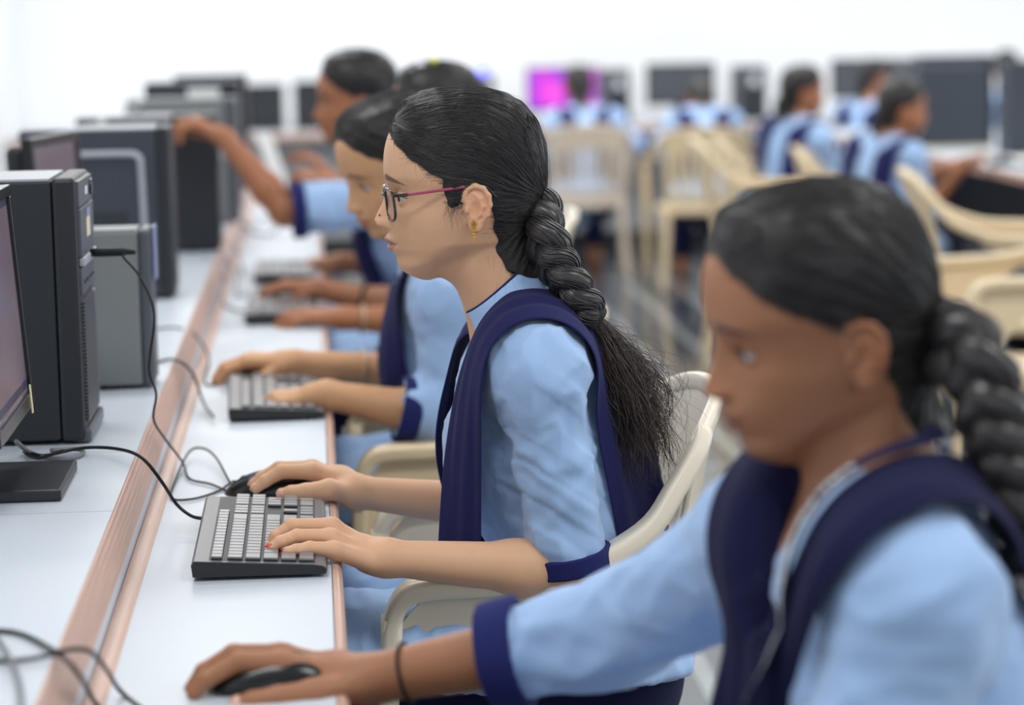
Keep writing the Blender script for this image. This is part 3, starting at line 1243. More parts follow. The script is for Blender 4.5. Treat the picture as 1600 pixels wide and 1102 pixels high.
    # -- clothes
    def sleeve(s, P, k, inf=0.0, part='sleeve'):
        ext = s.sl_ext[k]
        pts = [s.S[k] - s.up * .008, s.E[k]]
        r = [s.sl_r[0] + inf, s.sl_r[1] + inf]
        if ext > 0:
            pts.append(s.E[k] + (s.Wr[k] - s.E[k]) * ext)
            r.append(s.sl_r[2] + inf)
        elif ext < 0:
            pts[1] = s.S[k] + (s.E[k] - s.S[k]) * (1 + ext)
        a, b = pts[-2], pts[-1]
        d = (b - a) / np.linalg.norm(b - a)
        pl = (P - b) @ d
        if part == 'cuff':
            f = cone(P, a, b + d * .03, r[-2] + .0055, r[-1] + .0055)
            f = smax(f, pl - .002, .002)
            f = smax(f, -(pl + s.cuff_w), .002)
            return smax(f, -cone(P, a, b + d * .06, r[-2] - .004, r[-1] - .004), .002)
        last = smax(cone(P, a, b + d * .03, r[-2], r[-1]), pl, .004)
        if len(pts) == 3:
            last = smin(last, cone(P, pts[0], pts[1], r[0], r[1]), .03)
        last = smax(last, -cone(P, b - d * .03, b + d * .06, r[-1] - .009, r[-1] - .008), .003)
        return last
    cuff_w = .03
    lap = .72
    slit = True

    def kurta(s, P):
        f = s.torso(P, .014)
        for k in (0, 1):
            f = smin(f, s.sleeve(P, k), .022)
        g = None
        for k in (0, 1):
            hp = s.P + s.lat * (.09, -.09)[k]
            kn = hp + (s.knee[k] - hp) * s.lap
            c = cone(P, hp, kn, .122, .096)
            g = c if g is None else smin(g, c, .05)
        g = smax(g, s.P[2] + s.lap_cut - P[:, 2], .012)
        f = smin(f, g, .05)
        # neckline: round at the back, dipping in front
        up = s.up
        f = smax(f, -cone(P, s.Nb + up * .14, s.Nb - up * .015, .066, .060), .006)
        f = smax(f, -cone(P, s.Nb + up * .06 + s.fw * .05, s.Nb - up * s.vneck + s.fw * .10, .052, .016), .006)
        return f
    vneck = .09
    lap_cut = .012

    def build_kurta(s, h=.006, mat='blue', wr=(.004, .0022), seed=0, cuff_h=.003):
        A = np.array([s.P, s.Nb, *s.S, *s.E, *[s.E[k] + (s.Wr[k] - s.E[k]) * max(s.sl_ext[k], 0) for k in (0, 1)], *[s.P + (s.knee[k] - s.P) * s.lap for k in (0, 1)]])
        lo, hi = A.min(0) - .16, A.max(0) + .16
        V, F = iso_mesh(s.kurta, lo, hi, h, slack=2.5)
        n = grad(s.kurta, V, h)
        n /= np.linalg.norm(n, axis=1)[:, None] + 1e-9
        d = wr[0] * nz(V * V3(1, 1, .6), 26, seed) + wr[1] * (1 - 2.2 * np.abs(nz(V + .01 * nz(V, 40, seed + 5)[:, None], 44, seed + 1)))
        d += wr[1] * .6 * (1 - 2 * np.abs(nz(V, 95, seed + 2)))
        d += s.creases(V) if hasattr(s, 'creases') else 0
        V = V + n * (d - wr[1] * .5)[:, None]
        s.kurtao = obj('kurta', V, F, M[mat], s.root)
        for k in (0, 1):
            ext = s.sl_ext[k]
            b = s.E[k] + (s.Wr[k] - s.E[k]) * ext if ext > 0 else s.S[k] + (s.E[k] - s.S[k]) * (1 + ext)
            V, F = iso_mesh(lambda P: s.sleeve(P, k, 0, 'cuff'), b - .1, b + .1, cuff_h, slack=2.5)
            if len(V):
                V = V + .0012 * nz(V, 60, seed + 9)[:, None] * (V - b) / (np.linalg.norm(V - b, axis=1)[:, None] + 1e-9)
                obj('cuff', V, F, M['cuff'], s.kurtao)
        return s.kurtao

    def build_salwar(s, h=.011):
        def f(P):
            g = None
            for k in (0, 1):
                hp = s.P + s.lat * (.085, -.085)[k]
                c = chain(P, [hp, s.knee[k], s.ank[k] + V3(0, 0, .05)], [.09, .072, .058], .04)
                g = c if g is None else smin(g, c, .012)
            return smin(g, ell(P, s.P - s.up * .01, (.115, .16, .11), s.Mt), .04)
        A = np.array([s.P, *s.knee, *s.ank])
        V, F = iso_mesh(f, A.min(0) - .18, A.max(0) + .18, h)
        V = V + V3(.3, .3, 1) * (.004 * nz(V, 24, 3))[:, None]
        return obj('salwar', V, F, M['navy_dark'], s.root)

    def cover(s, P):
        return s.kurta(P)

    def ribbon(s, E1, E2, rows=40, cols=13, off=.006, fold=.0035, nf=2.5, name='dupatta', mat='navy', parent=None, seed=0, push=True, thick=.0025):
        a, b = spline(E1, rows), spline(E2, rows)
        w = np.linspace(0, 1, cols)
        G = a[:, None] * (1 - w)[None, :, None] + b[:, None] * w[None, :, None]
        P = G.reshape(-1, 3)
        if push:
            for _ in range(8):
                d = s.cover(P)
                g = grad(s.cover, P, .004)
                g /= np.linalg.norm(g, axis=1)[:, None] + 1e-9
                P = P + g * np.clip(off - d, 0, .03)[:, None]
            G = P.reshape(rows, cols, 3)
            # relax so that the cloth hangs smoothly, then push out again
            for it in range(6):
                H = G.copy()
                H[1:-1] = .5 * G[1:-1] + .25 * (G[:-2] + G[2:])
                H[:, 1:-1] = .5 * H[:, 1:-1] + .25 * (H[:, :-2] + H[:, 2:])
                G = H
                P = G.reshape(-1, 3)
                d = s.cover(P)
                g = grad(s.cover, P, .004)
                g /= np.linalg.norm(g, axis=1)[:, None] + 1e-9
                P = P + g * np.clip(off - d, 0, .012)[:, None]
                G = P.reshape(rows, cols, 3)
        du = np.gradient(G, axis=0)
        dv = np.gradient(G, axis=1)
        N = np.cross(du, dv)
        N /= np.linalg.norm(N, axis=2, keepdims=True) + 1e-9
        if push:
            sg = np.sign(np.sum(N.reshape(-1, 3) * grad(s.cover, P, .004), 1).reshape(rows, cols)[..., None].sum())
            N = N * (sg if sg != 0 else 1)
        u = np.linspace(0, 1, rows)[:, None]
        ph = seed * 1.7
        D = fold * (np.abs(np.sin(w[None] * np.pi * nf + .8 * np.sin(u * 5 + ph) + ph)) + .4 * np.sin(w[None] * 17 + u * 3 + ph))
        D = D * np.clip(np.minimum(w, 1 - w) * 6, .1, 1)[None]
        G = G + N * D[..., None]
        o = obj(name, G.reshape(-1, 3), grid_faces(rows, cols), M[mat], parent or s.root)
        solidify(o, thick)
        subsurf(o, 1)
        return o

    def sash_edges(s, k, w=.045, low=.06, back=.12):
        sg = (1, -1)[k]
        h = np.linalg.norm(s.Nb - s.P)
        c = [(.135, .075, low), (.125, .08, h * .35), (.145, .08, h * .6), (.125, .082, h * .8), (.075, .085, h * .95), (.0, .088, h * 1.03), (-.07, .09, h * .97), (-.12, .095, h * .8), (-.135, .105, h * .55), (-.13, .115, back)]
        mid = np.array([s.P + s.fw * a + s.lat * b * sg + s.up * z for a, b, z in c])
        fo = np.array([-.055, -.055, -.055, -.05, -.02, 0, .02, .045, .05, .05])[:, None] * s.fw[None]
        return mid - s.lat * sg * w, mid + s.lat * sg * w * .9 + fo

    def build_sash(s, k, mat='navy', rows=26, cols=7, **kw):
        a, b = s.sash_edges(k)
        kw.setdefault('off', .012)
        return s.ribbon(a, b, rows, cols, mat=mat, seed=k, **kw)

    def collar(s, mat='blue', r=.060, hgt=.032, lean=.3, span=300, drop=.012):
        """standing collar around the neck, open at the throat"""
        rows, n = 6, 44
        pts = []
        ax = (s.T + s.Mh @ (V3(-16, 0, -38) * s.sc)) - s.Nb
        ax /= np.linalg.norm(ax)
        a0 = math.radians(360 - span) / 2
        lat = s.lat - ax * (s.lat @ ax)
        lat /= np.linalg.norm(lat)
        fw = np.cross(lat, ax)
        for i in range(n):
            a = a0 + (2 * math.pi - 2 * a0) * i / (n - 1)
            fr = .5 + .5 * math.cos(a)
            for j in range(rows):
                t = j / (rows - 1)
                rr = r * (1.05 - .07 * t) + .0
                pts.append(s.Nb + ax * (-.012 - drop * fr * 3 + (hgt * (1 - .45 * fr)) * t) + (fw * math.cos(a) * 1.02 + lat * math.sin(a)) * rr - fw * .004 + fw * fr * .02)
        o = obj('collar', s.clear(pts), grid_faces(n, rows), M[mat], s.kurtao)
        solidify(o, .003)
        subsurf(o, 1)
        return o

    def clear(s, pts, off=.004):
        Q = np.array(pts, float)
        for _ in range(4):
            d = s.head_only(Q)
            g = grad(s.head_only, Q, .003)
            g /= np.linalg.norm(g, axis=1)[:, None] + 1e-9
            Q = Q + g * np.clip(off - d, 0, .03)[:, None]
        return Q

    def nails(s, k, which, mat, r=.0052):
        for i in which:
            pts, rad = s.hands[k][i]
            a, b = pts[-2], pts[-1]
            d = (b - a) / np.linalg.norm(b - a)
            up = s.U
            # back of the finger: away from the palm side
            prev = pts[-3]
            bend = np.cross(a - prev, b - a)
            n = np.cross(bend, d)
            if np.linalg.norm(n) < 1e-9:
                n = up
            n = -n / (np.linalg.norm(n) + 1e-12)
            if i == 4:
                n = s.thumb_n if hasattr(s, 'thumb_n') else up
                n = n - d * (n @ d)
                n /= np.linalg.norm(n)
            if n @ up < -.3 and i != 4:
                n = -n
            t = np.cross(d, n)
            V, F = [], []
            nu, nv = 7, 6
            for u in np.linspace(-1, 1, nu):
                for v in np.linspace(-.5, 1, nv):
                    wv = rad[-1] * .82 * (1 - .35 * max(v, 0) ** 3)
                    V.append(b + d * (v * .0062 + .0008) + t * u * wv + n * (rad[-1] * (1.02 - .38 * u * u) - .0014 * max(v, 0) ** 2 * 2.0))
            o = obj('fingernail', np.array(V), grid_faces(nu, nv), M[mat], s.bodyo)
            solidify(o, .0007)


def braid(P, width, parent, mat, pitch=.075, strands=9, seed=0, name='braid', n=150, taper=1.0):
    """three-strand plait along a path, each strand a bundle of fine locks"""
    r = np.random.default_rng(seed)
    C = spline(P, n)
    L = np.concatenate([[0], np.cumsum(np.linalg.norm(np.diff(C, axis=0), axis=1))])
    T, N, B = frames(C)
    paths, rads = [], []
    V_, F_, nn = [], [], 0
    for i in range(3):
        a = 2 * np.pi * L / pitch + 2 * np.pi * i / 3
        wv = width * np.linspace(1, taper, n)
        core = C + B * (np.sin(a) * wv * .48)[:, None] + N * (np.sin(2 * a) * wv * .24)[:, None]
        V, F = tube_mesh(core, wv * .40, 14)
        V_.append(V)
        F_ += [tuple(x + nn for x in f) for f in F]
        nn += len(V)
        T2, N2, B2 = frames(core)
        for j in range(strands * 4):
            an = r.uniform(0, 6.28)
            tw = r.uniform(.3, .9)
            q = an + tw * np.sin(L / pitch * 5 + r.uniform(0, 6))
            rr = wv * .40 * r.uniform(.96, 1.05)
            paths.append(core + N2 * (np.cos(q) * rr)[:, None] + B2 * (np.sin(q) * rr)[:, None])
            rads.append(np.full(n, .0011) * r.uniform(.5, 1.2))
    o = obj(name, np.concatenate(V_), F_, M[mat], parent)
    V, F = strands_mesh(np.array(paths), np.array(rads), 4)
    return o, (V, F)


def tail(P, w0, w1, count, parent, mat, seed=0, name='ponytail', n=40, wav=.012, rad=.0006):
    r = np.random.default_rng(seed)
    C = spline(P, n)
    T, N, B = frames(C)
    t = np.linspace(0, 1, n)
    paths, rads = [], []
    for i in range(count):
        a, rr = r.uniform(0, 6.28), math.sqrt(r.uniform(0, 1))
        w = (w0 + (w1 - w0) * t ** .8) * rr
        ln = r.uniform(.7, 1.05)
        tt = np.clip(t * ln, 0, 1) * (n - 1)
        i0 = np.clip(tt.astype(int), 0, n - 2)
        fr = (tt - i0)[:, None]
        lerp = lambda A: A[i0] * (1 - fr) + A[i0 + 1] * fr
        p = lerp(C) + lerp(N) * (w * math.cos(a))[:, None] + lerp(B) * (w * math.sin(a))[:, None]
        ph, fq = r.uniform(0, 6.28), r.uniform(9, 16)
        ph2 = r.uniform(0, 6.28)
        p = p + lerp(N) * (wav * t * np.sin(fq * t + ph) * r.uniform(.3, 1))[:, None] + lerp(B) * (wav * t * np.sin(fq * .9 * t + ph2) * r.uniform(.3, 1))[:, None]
        paths.append(p)
        rads.append(rad * np.interp(t, [0, .7, 1], [1, .9, .25]) * r.uniform(.6, 1.4))
    V, F = strands_mesh(np.array(paths), np.array(rads), 4)
    return obj(name, V, F, M[mat], parent)
# ------------------------------------------------------------------ room
ZD, ZS = .74, .82            # worktop and raised shelf
XE = .008                    # front edge of the worktop (students sit on +x)


def room():
    def wall(name, lo, hi, mat):
        return struct(MB().box(lo, hi).build(name, mat))
    o = wall('floor', (-1.8, -3.0, -.05), (6.5, 15.75, 0), M['floor'])
    wall('wall_back', (-1.9, 15.7, 0), (6.6, 15.85, 3.2), M['wall'])
    wall('wall_left', (-1.9, -3.0, 0), (-1.72, 15.7, 3.2), M['wall'])
    wall('wall_right', (6.5, 3.0, 0), (6.65, 15.7, 3.2), M['wall'])
    wall('ceiling', (-1.9, -3.0, 3.2), (6.65, 15.85, 3.3), M['ceil'])


def long_desk():
    y0, y1 = 1.2, 9.6
    d = thing('computer_desk', 'long white laminate computer desk with raised shelf and copper brown moulding', 'desk', (-.36, (y0 + y1) / 2, 0))
    MB().box((-.75, y0, ZD - .025), (XE - .001, y1, ZD), .001).build('worktop', M['laminate'], d)
    MB().box((-.75, y0, ZD), (-.2245, y1, ZS - .0225), 0).build('shelf_riser', M['laminate'], d)
    MB().box((-.76, y0, ZS - .022), (-.2315, y1, ZS), .001).build('shelf', M['laminate'], d)
    # fluted moulding on the shelf edge
    n = 26
    prof = [(-.234, ZS - .051)]
    for k in range(n + 1):
        t = k / n
        z = ZS - .051 + .051 * t
        x = -.2215 - .0095 * t ** 2.2 + .0007 * math.sin(t * 40)
        prof.append((x, z))
    prof += [(-.232, ZS + .0006), (-.234, ZS)]
    fix_normals(MB().prism(prof, 1, y0, y1).build('shelf_moulding', M['wood'], d))
    prof = [(-.2235, ZD)] + [(-.2235 + .0195 * math.sin(a) + .0004 * math.sin(a * 22), ZD + .004 * math.cos(a)) for a in np.linspace(0, math.pi / 2, 12)] + [(-.204, ZD)]
    fix_normals(MB().prism(prof, 1, y0, y1).build('base_bead', M['wood'], d))
    prof = [(XE, ZD - .026)] + [(XE + .011 * math.cos(a) ** .6 + .0006 * math.sin(a * 14), ZD - .013 + .0135 * math.sin(a)) for a in np.linspace(-1.57, 1.57, 14)] + [(XE, ZD + .0005)]
    fix_normals(MB().prism(prof, 1, y0, y1).build('front_edging', M['wood'], d))
    MB().box((-.74, y0, .05), (-.72, y1, ZD - .025)).build('back_panel', M['panel_grey'], d)
    for y in (1.25, 3.72, 5.9, 9.5):
        MB().box((-.72, y, 0), (-.10, y + .025, ZD - .025)).build('support_panel', M['panel_grey'], d)
    # board joints on the shelf
    for y in (3.235, 2.83, 4.34, 5.4):
        MB().box((-.75, y, ZS - .002), (-.2325, y + .0012, ZS + .00015)).build('board_joint', M['panel_grey'], d)
    return d


# ------------------------------------------------------------------ chairs
def make_chair(mat, label, group):
    c = thing('plastic_armchair', label, 'chair', (0, 0, 0), 0, group)
    # seat shell
    rings, n = 14, 56
    V, rr = [], []
    for i in range(rings + 4):
        t = min(i / rings, 1.0)
        for j in range(n):
            a = 2 * math.pi * j / n
            ca, sa = math.cos(a), math.sin(a)
            x = math.copysign(abs(ca) ** .5, ca) * .215 * t + .01
            y = math.copysign(abs(sa) ** .5, sa) * .222 * t
            z = .45 - .018 * math.exp(-((x + .03) / .14) ** 2 - (y / .15) ** 2) - .012 * max(0, (x - .12) / .1) ** 2
            if i > rings:
                k = i - rings
                z -= (.004, .018, .035)[k - 1]
                x *= 1 + (.012, .02, .02)[k - 1]
                y *= 1 + (.012, .02, .02)[k - 1]
            V.append((x, y, z))
    idx = np.arange((rings + 4) * n).reshape(rings + 4, n)
    jx = np.roll(idx, -1, 1)
    F = np.stack([idx[:-1], idx[1:], jx[1:], jx[:-1]], -1).reshape(-1, 4)
    o = lchild('seat', np.array(V), F, mat, c)
    solidify(o, .006, -1)
    # slatted back
    nu, nv = 75, 40
    G = np.zeros((nu, nv, 3))
    for i in range(nu):
        u = i / (nu - 1) * 2 - 1
        for j in range(nv):
            v = j / (nv - 1)
            hw = .205 + .015 * v
            G[i, j] = (-.205 - .10 * v - .01 * v * v + .065 * u * u * (.5 + .5 * v), u * hw, .455 + v * (.425 - .045 * abs(u) ** 3))
    F = []
    idx = np.arange(nu * nv).reshape(nu, nv)
    for i in range(nu - 1):
        for j in range(nv - 1):
            v = (j + .5) / (nv - 1)
            u = abs((i + .5) / (nu - 1) * 2 - 1)
            k = (i + .5) % 8.2
            lo_, hi_ = .14, .66 + .03 * (1 - u * u)
            if lo_ < v < hi_ and k > 5.4 and u < .86:
                continue
            F.append((idx[i, j], idx[i, j + 1], idx[i + 1, j + 1], idx[i + 1, j]))
    o = lchild('backrest', G.reshape(-1, 3), F, mat, c)
    solidify(o, .011, 0)
    subsurf(o, 1)
    # rolled top rail following the back's edge
    P = np.array([G[i, -1] for i in range(nu)])
    V, F = sweep_mesh(P, np.repeat(V3(0, 0, 1)[None], nu, 0), rrect(.022, .026, .009))
    lchild('top_rail', V, F, mat, c)
    for s in (1, -1):
        P = spline([(-.263, .200 * s, .850), (-.250, .222 * s, .832), (-.214, .244 * s, .790), (-.165, .262 * s, .742), (-.06, .283 * s, .703), (.06, .286 * s, .693), (.15, .284 * s, .690), (.186, .282 * s, .680), (.205, .281 * s, .650), (.212, .280 * s, .60)], 44)
        T = np.gradient(P, axis=0)
        N = np.stack([-T[:, 2], 0 * T[:, 0], T[:, 0]], 1)
        w = np.interp(np.linspace(0, 1, 44), [0, .15, .4, .8, 1], [.034, .044, .05, .05, .048])
        sec = np.array([rrect(wi, .026, .009) for wi in w])
        V, F = sweep_mesh(P, N, sec)
        a = lchild('armrest', V, F, mat, c)
        ridge = P[20:38] + N[20:38] / np.linalg.norm(N[20:38], axis=1)[:, None] * .0105
        wp = np.sin(np.linspace(.06, math.pi - .06, 18)) ** .8
        V, F = sweep_mesh(ridge, N[20:38], np.array([rrect(.036 * q, .001 + .007 * q, .0004 + .0025 * q) for q in wp]))
        lchild('arm_pad', V, F, mat, a)
        # thin web filling the corner below the arm
        y = .281 * s
        poly = [(.20, .64), (.205, .60), (.214, .47), (.17, .47), (.13, .545), (.07, .605), (-.02, .645), (-.10, .69), (-.06, .70), (.15, .685)]
        mb = MB().prism(poly, 1, y - .004, y + .004)
        w_ = mb.build('arm_web', mat, c, local=True)
        fix_normals(w_)
        P = spline([(.205, .279 * s, .655), (.222, .272 * s, .44), (.25, .262 * s, 0)], 16)
        T = np.gradient(P, axis=0)
        N = np.stack([-T[:, 2], 0 * T[:, 0], T[:, 0]], 1)
        w = np.interp(np.linspace(0, 1, 16), [0, .3, 1], [.05, .05, .034])
        V, F = sweep_mesh(P, N, np.array([rrect(wi, wi * .62, .008) for wi in w]))
        lchild('leg', V, F, mat, c)
        P = spline([(-.185, .20 * s, .462), (-.225, .215 * s, .22), (-.275, .235 * s, 0)], 14)
        T = np.gradient(P, axis=0)
        N = np.stack([-T[:, 2], 0 * T[:, 0], T[:, 0]], 1)
        V, F = sweep_mesh(P, N, np.array([rrect(wi, wi * .6, .008) for wi in np.linspace(.05, .034, 14)]))
        lchild('leg', V, F, mat, c)
    return c


def mwz(x, y, deg, z=0, s=(1, 1, 1)):
    return Matrix.Translation((x, y, z)) @ Matrix.Rotation(math.radians(deg), 4, 'Z') @ Matrix.Diagonal((*s, 1))


# ------------------------------------------------------------------ keyboards and mice
KP = .0172
_KEYM = {}


def key_mesh(w, d, mat_top):
    k = (round(w, 4), round(d, 4))
    if k in _KEYM:
        return _KEYM[k]
    lv = [(0, .5), (.0036, .475), (.0052, .45), (.0056, .41)]
    V, F = [], []
    for z, f in lv:
        for sx, sy in ((-1, -1), (1, -1), (1, 1), (-1, 1)):
            V.append((sx * (d * .5 - .5 * .0168 * (1 - 2 * f) * .5), sy * (w * .5 - .5 * .0168 * (1 - 2 * f) * .5), z))
    for i in range(len(lv) - 1):
        for j in range(4):
            q = (j + 1) % 4
            F.append((i * 4 + j, i * 4 + q, i * 4 + 4 + q, i * 4 + 4 + j))
    F.append((12, 13, 14, 15))
    me = mesh_from('keycap', V, F, smooth=False)
    me.materials.append(mat_top)
    me.materials.append(M['key_side'])
    for i, p in enumerate(me.polygons):
        p.material_index = 1 if i < 4 else 0
    _KEYM[k] = me
    return me


def key_layout():
    out = []
    rows_x = [-.0475, -.0272, -.0073, .0126, .0325, .0524]
    y = 0
    for k in range(16):
        out.append((rows_x[0], (k + .5) * KP * 1.03, KP * 1.03 - .0022, .0125))
    L = [[1] * 13 + [2], [1.5] + [1] * 12 + [1.5], [1.75] + [1] * 11 + [2.25], [2.25] + [1] * 10 + [2.75], [1.25] * 3 + [6.25] + [1.25] * 4]
    for r, row in enumerate(L):
        y = 0
        for w in row:
            out.append((rows_x[r + 1], (y + w / 2) * KP, w * KP - .0022, .0168))
            y += w
    for r, cols in ((0, (0, 1, 2)), (1, (0, 1, 2)), (3, (1,)), (4, (0, 1, 2))):
        for cidx in cols:
            out.append((rows_x[r + 1], (15.35 + cidx + .5) * KP, KP - .0022, .0168))
    for r in range(5):
        for cidx in range(3 if r in (2, 4) else 4):
            if r == 4 and cidx == 1:
                continue
            if r == 4 and cidx == 0:
                out.append((rows_x[5], (18.7 + 1) * KP, 2 * KP - .0022, .0168))
                continue
            out.append((rows_x[r + 1], (18.7 + cidx + .5) * KP, KP - .0022, .0168))
    return out


def keyboard_shape(k, keys=True, seed=0):
    LY, D = .4, .150
    prof = [(-.074, .005), (-.0755, .018), (-.072, .0225), (.060, .0145), (.071, .0125), (.0755, .0085), (.074, .004), (-.05, .0045)]
    fix_normals(MB().prism(prof, 1, -LY / 2, LY / 2).build('case', M['kb_side'], k, local=True))
    top = [(-.0748, .0205), (-.072, .0232), (.060, .0152), (.0712, .0131), (.0745, .0108), (.070, .0120), (.059, .0140), (-.071, .0212)]
    fix_normals(MB().prism(top, 1, -LY / 2 + .0008, LY / 2 - .0008).build('top_plate', M['kb_body'], k, local=True))
    well = [(-.056, .0226), (-.056, .0216), (.0628, .0140), (.0628, .0150)]
    fix_normals(MB().prism(well, 1, -LY / 2 + .0085, LY / 2 - .0055).build('key_bed', M['key_side'], k, local=True))
    MB().box((-.07, -.17, .0), (-.055, -.14, .01), .001).build('foot', M['kb_side'], k, local=True)
    MB().box((-.07, .14, .0), (-.055, .17, .01), .001).build('foot', M['kb_side'], k, local=True)
    MB().box((.045, -.19, .0), (.06, .19, .0062), .001).build('front_foot', M['kb_side'], k, local=True)
    sl = math.atan2(.008, .132)
    r = random.Random(seed)
    if keys:
        for x, y, w, d in key_layout():
            z = .0232 - .008 * (x + .072) / .132 - .0016
            o = link('key', key_mesh(w, d, M['key']))
            o.parent = k
            o.matrix_basis = Matrix.Translation((x, -LY / 2 + .0105 + y, z)) @ Matrix.Rotation(sl, 4, 'Y')
    else:
        mb = MB()
        for x, y, w, d in key_layout():
            z = .0232 - .008 * (x + .072) / .132
            mb.box((x - d / 2, -LY / 2 + .0105 + y - w / 2, z - .002), (x + d / 2, -LY / 2 + .0105 + y + w / 2, z + .005))
        mb.build('keys', M['key'], k, local=True)['kind'] = 'stuff'


def keyboard(label, x, y, rz=0, keys=True, group='black computer keyboards'):
    k = thing('keyboard', label, 'keyboard', (x, y, ZD), math.radians(rz), group)
    keyboard_shape(k, keys)
    return k


_MOUSE = {}


def mouse(label, x, y, rz=0, group='black computer mice'):
    m = thing('computer_mouse', label, 'mouse', (x, y, ZD), math.radians(rz), group)
    if not _MOUSE:
        def f(P):
            q = P.copy()
            t = np.clip((P[:, 0] + .055) / .11, 0, 1)
            f1 = ell(q, (.008, 0, .002), (.056, .032, .034))
            f2 = ell(q, (-.022, 0, .0), (.038, .029, .022))
            g = smin(f1, f2, .012)
            g = smax(g, .003 - P[:, 2], .003)
            seam = np.abs(P[:, 1]) + np.where(P[:, 0] < -.012, 0, .01) - .0007
            g = smax(g, -np.maximum(seam, .01 - P[:, 2]), .0006)
            return g
        V, F = iso_mesh(f, (-.07, -.04, -.005), (.075, .04, .045), .0014)
        _MOUSE['shell'] = mesh_from('shell', V, F)
        _MOUSE['shell'].materials.append(M['black_gloss'])
        V, F = tube_mesh(spline([(-.032, -.003, .0205), (-.032, .003, .0205)], 4), .0075, 20)
        _MOUSE['wheel'] = mesh_from('scroll_wheel', V, F)
        _MOUSE['wheel'].materials.append(M['bezel_mid'])
        mb = MB().box((-.045, -.024, 0), (.055, .024, .005), .002)
        V = np.concatenate(mb.V)
        _MOUSE['base'] = mesh_from('base', V, mb.F, False)
        _MOUSE['base'].materials.append(M['kb_side'])
    for n, k in (('shell', 'shell'), ('scroll_wheel', 'wheel'), ('base', 'base')):
        o = link(n, _MOUSE[k])
        o.parent = m
    return m


def cable(parent, pts, r=.0018, mat='rubber', n=60, name='cable'):
    V, F = tube_mesh(spline(pts, n), r, 8)
    return obj(name, V, F, M[mat], parent)


# ------------------------------------------------------------------ towers and monitors
def tower(label, x, y0, y1, z0, h, depth, case='case_black', rz=0, detail=1, group=None, face=1, bez=.035, name='computer_tower', front='black_plastic'):
    """face=1: drive bays look to +x; x is the plane of the front"""
    w = y1 - y0
    t = thing(name, label, 'computer', (x, (y0 + y1) / 2, z0), math.radians(rz), group)
    B = lambda *a, **k: MB().box(*a, **k)
    B((-depth, -w / 2, .006), (-bez, w / 2, h - .004), .003).build('case', M[case], t, local=True)
    b = B((-bez + .0008, -w / 2 - .001, .004), (-.004, w / 2 + .001, h), .006).build('front_bezel', M[front], t, local=True)
    B((-depth + .004, -w / 2 + .003, h - .0045), (-bez - .002, w / 2 - .003, h - .0005), .001).build('top_cover', M['bezel_light' if detail else case], t, local=True)
    if detail == 1:
        q = lambda nm, lo, hi, m, bv=.0015, par=t: B((lo[0], -w / 2 + lo[1] * w, lo[2] * h), (hi[0], -w / 2 + hi[1] * w, hi[2] * h), bv).build(nm, M[m], par, local=True)
        q('power_panel', (-.006, .04, .885), (.0, .96, .985), 'bezel_mid')
        o = MB().cyl((0, w * .33, h * .937), (.003, w * .33, h * .937), .011).build('power_button', M['black_gloss'], t, smooth=False, local=True)
        q('maker_label', (-.001, .46, .92), (.0008, .60, .95), 'white_label', .0002)
        q('drive_cover', (-.006, .05, .70), (.001, .95, .882), 'bezel_mid')
        q('feature_label', (.0, .42, .76), (.0016, .66, .868), 'cream_label', .0002)
        q('label_header', (.0, .42, .835), (.0020, .66, .868), 'blue_label', .0002)
        q('drive_tray', (-.004, .06, .665), (.004, .94, .698), 'bezel_light', .002)
        q('port_panel', (-.006, .05, .56), (.0, .95, .66), 'bezel_mid')
        for i, yy in enumerate((.22, .40, .62, .80)):
            q('port', (-.001, yy - .04, .595), (.0012, yy + .05, .610), 'key_side', .0003)
        g = MB()
        for i in range(34):
            z = h * (.08 + .46 * i / 34)
            g.box((-.004, -w * .42, z), (.0005, w * .42, z + .0028))
        g.build('front_grille', M['bezel_mid'], t, local=True)
        q('foot_trim', (-.02, .02, .006), (.004, .98, .06), 'bezel_mid', .004)
    elif detail == 2:      # embossed side panel facing the photographer
        P = []
        for i in range(0, 61):
            a = i / 60
            P.append(a)
        path = spline([(-depth * .8, -w / 2 - .001, h * .85), (-depth * .30, -w / 2 - .001, h * .85), (-depth * .225, -w / 2 - .001, h * .83), (-depth * .205, -w / 2 - .001, h * .76), (-depth * .195, -w / 2 - .001, h * .22)], 40)
        V, F = tube_mesh(path, .006, 8)
        lchild('panel_rib', V, F, M['bezel_light'], t)
        g = MB()
        for i in range(8):
            for j in range(5):
                g.box((-depth * .62 + i * .012, -w / 2 - .001, h * .35 + j * .012), (-depth * .62 + i * .012 + .008, -w / 2 + .002, h * .35 + j * .012 + .008))
        g.build('side_vent', M['key_side'], t, local=True)
    elif detail == 3:
        B((-.004, -w * .4, h * .62), (.001, w * .4, h * .9), .002).build('drive_cover', M['bezel_mid'], t, local=True)
        B((-.002, -w * .12, h * .66), (.002, w * .12, h * .82), .001).build('feature_label', M['white_label'], t, local=True)
    for sx in (-depth + .05, -.07):
        for sy in (-1, 1):
            B((sx - .015, sy * w * .35 - .012, 0), (sx + .015, sy * w * .35 + .012, .007), .001).build('foot', M['rubber'], t, local=True)
    return t


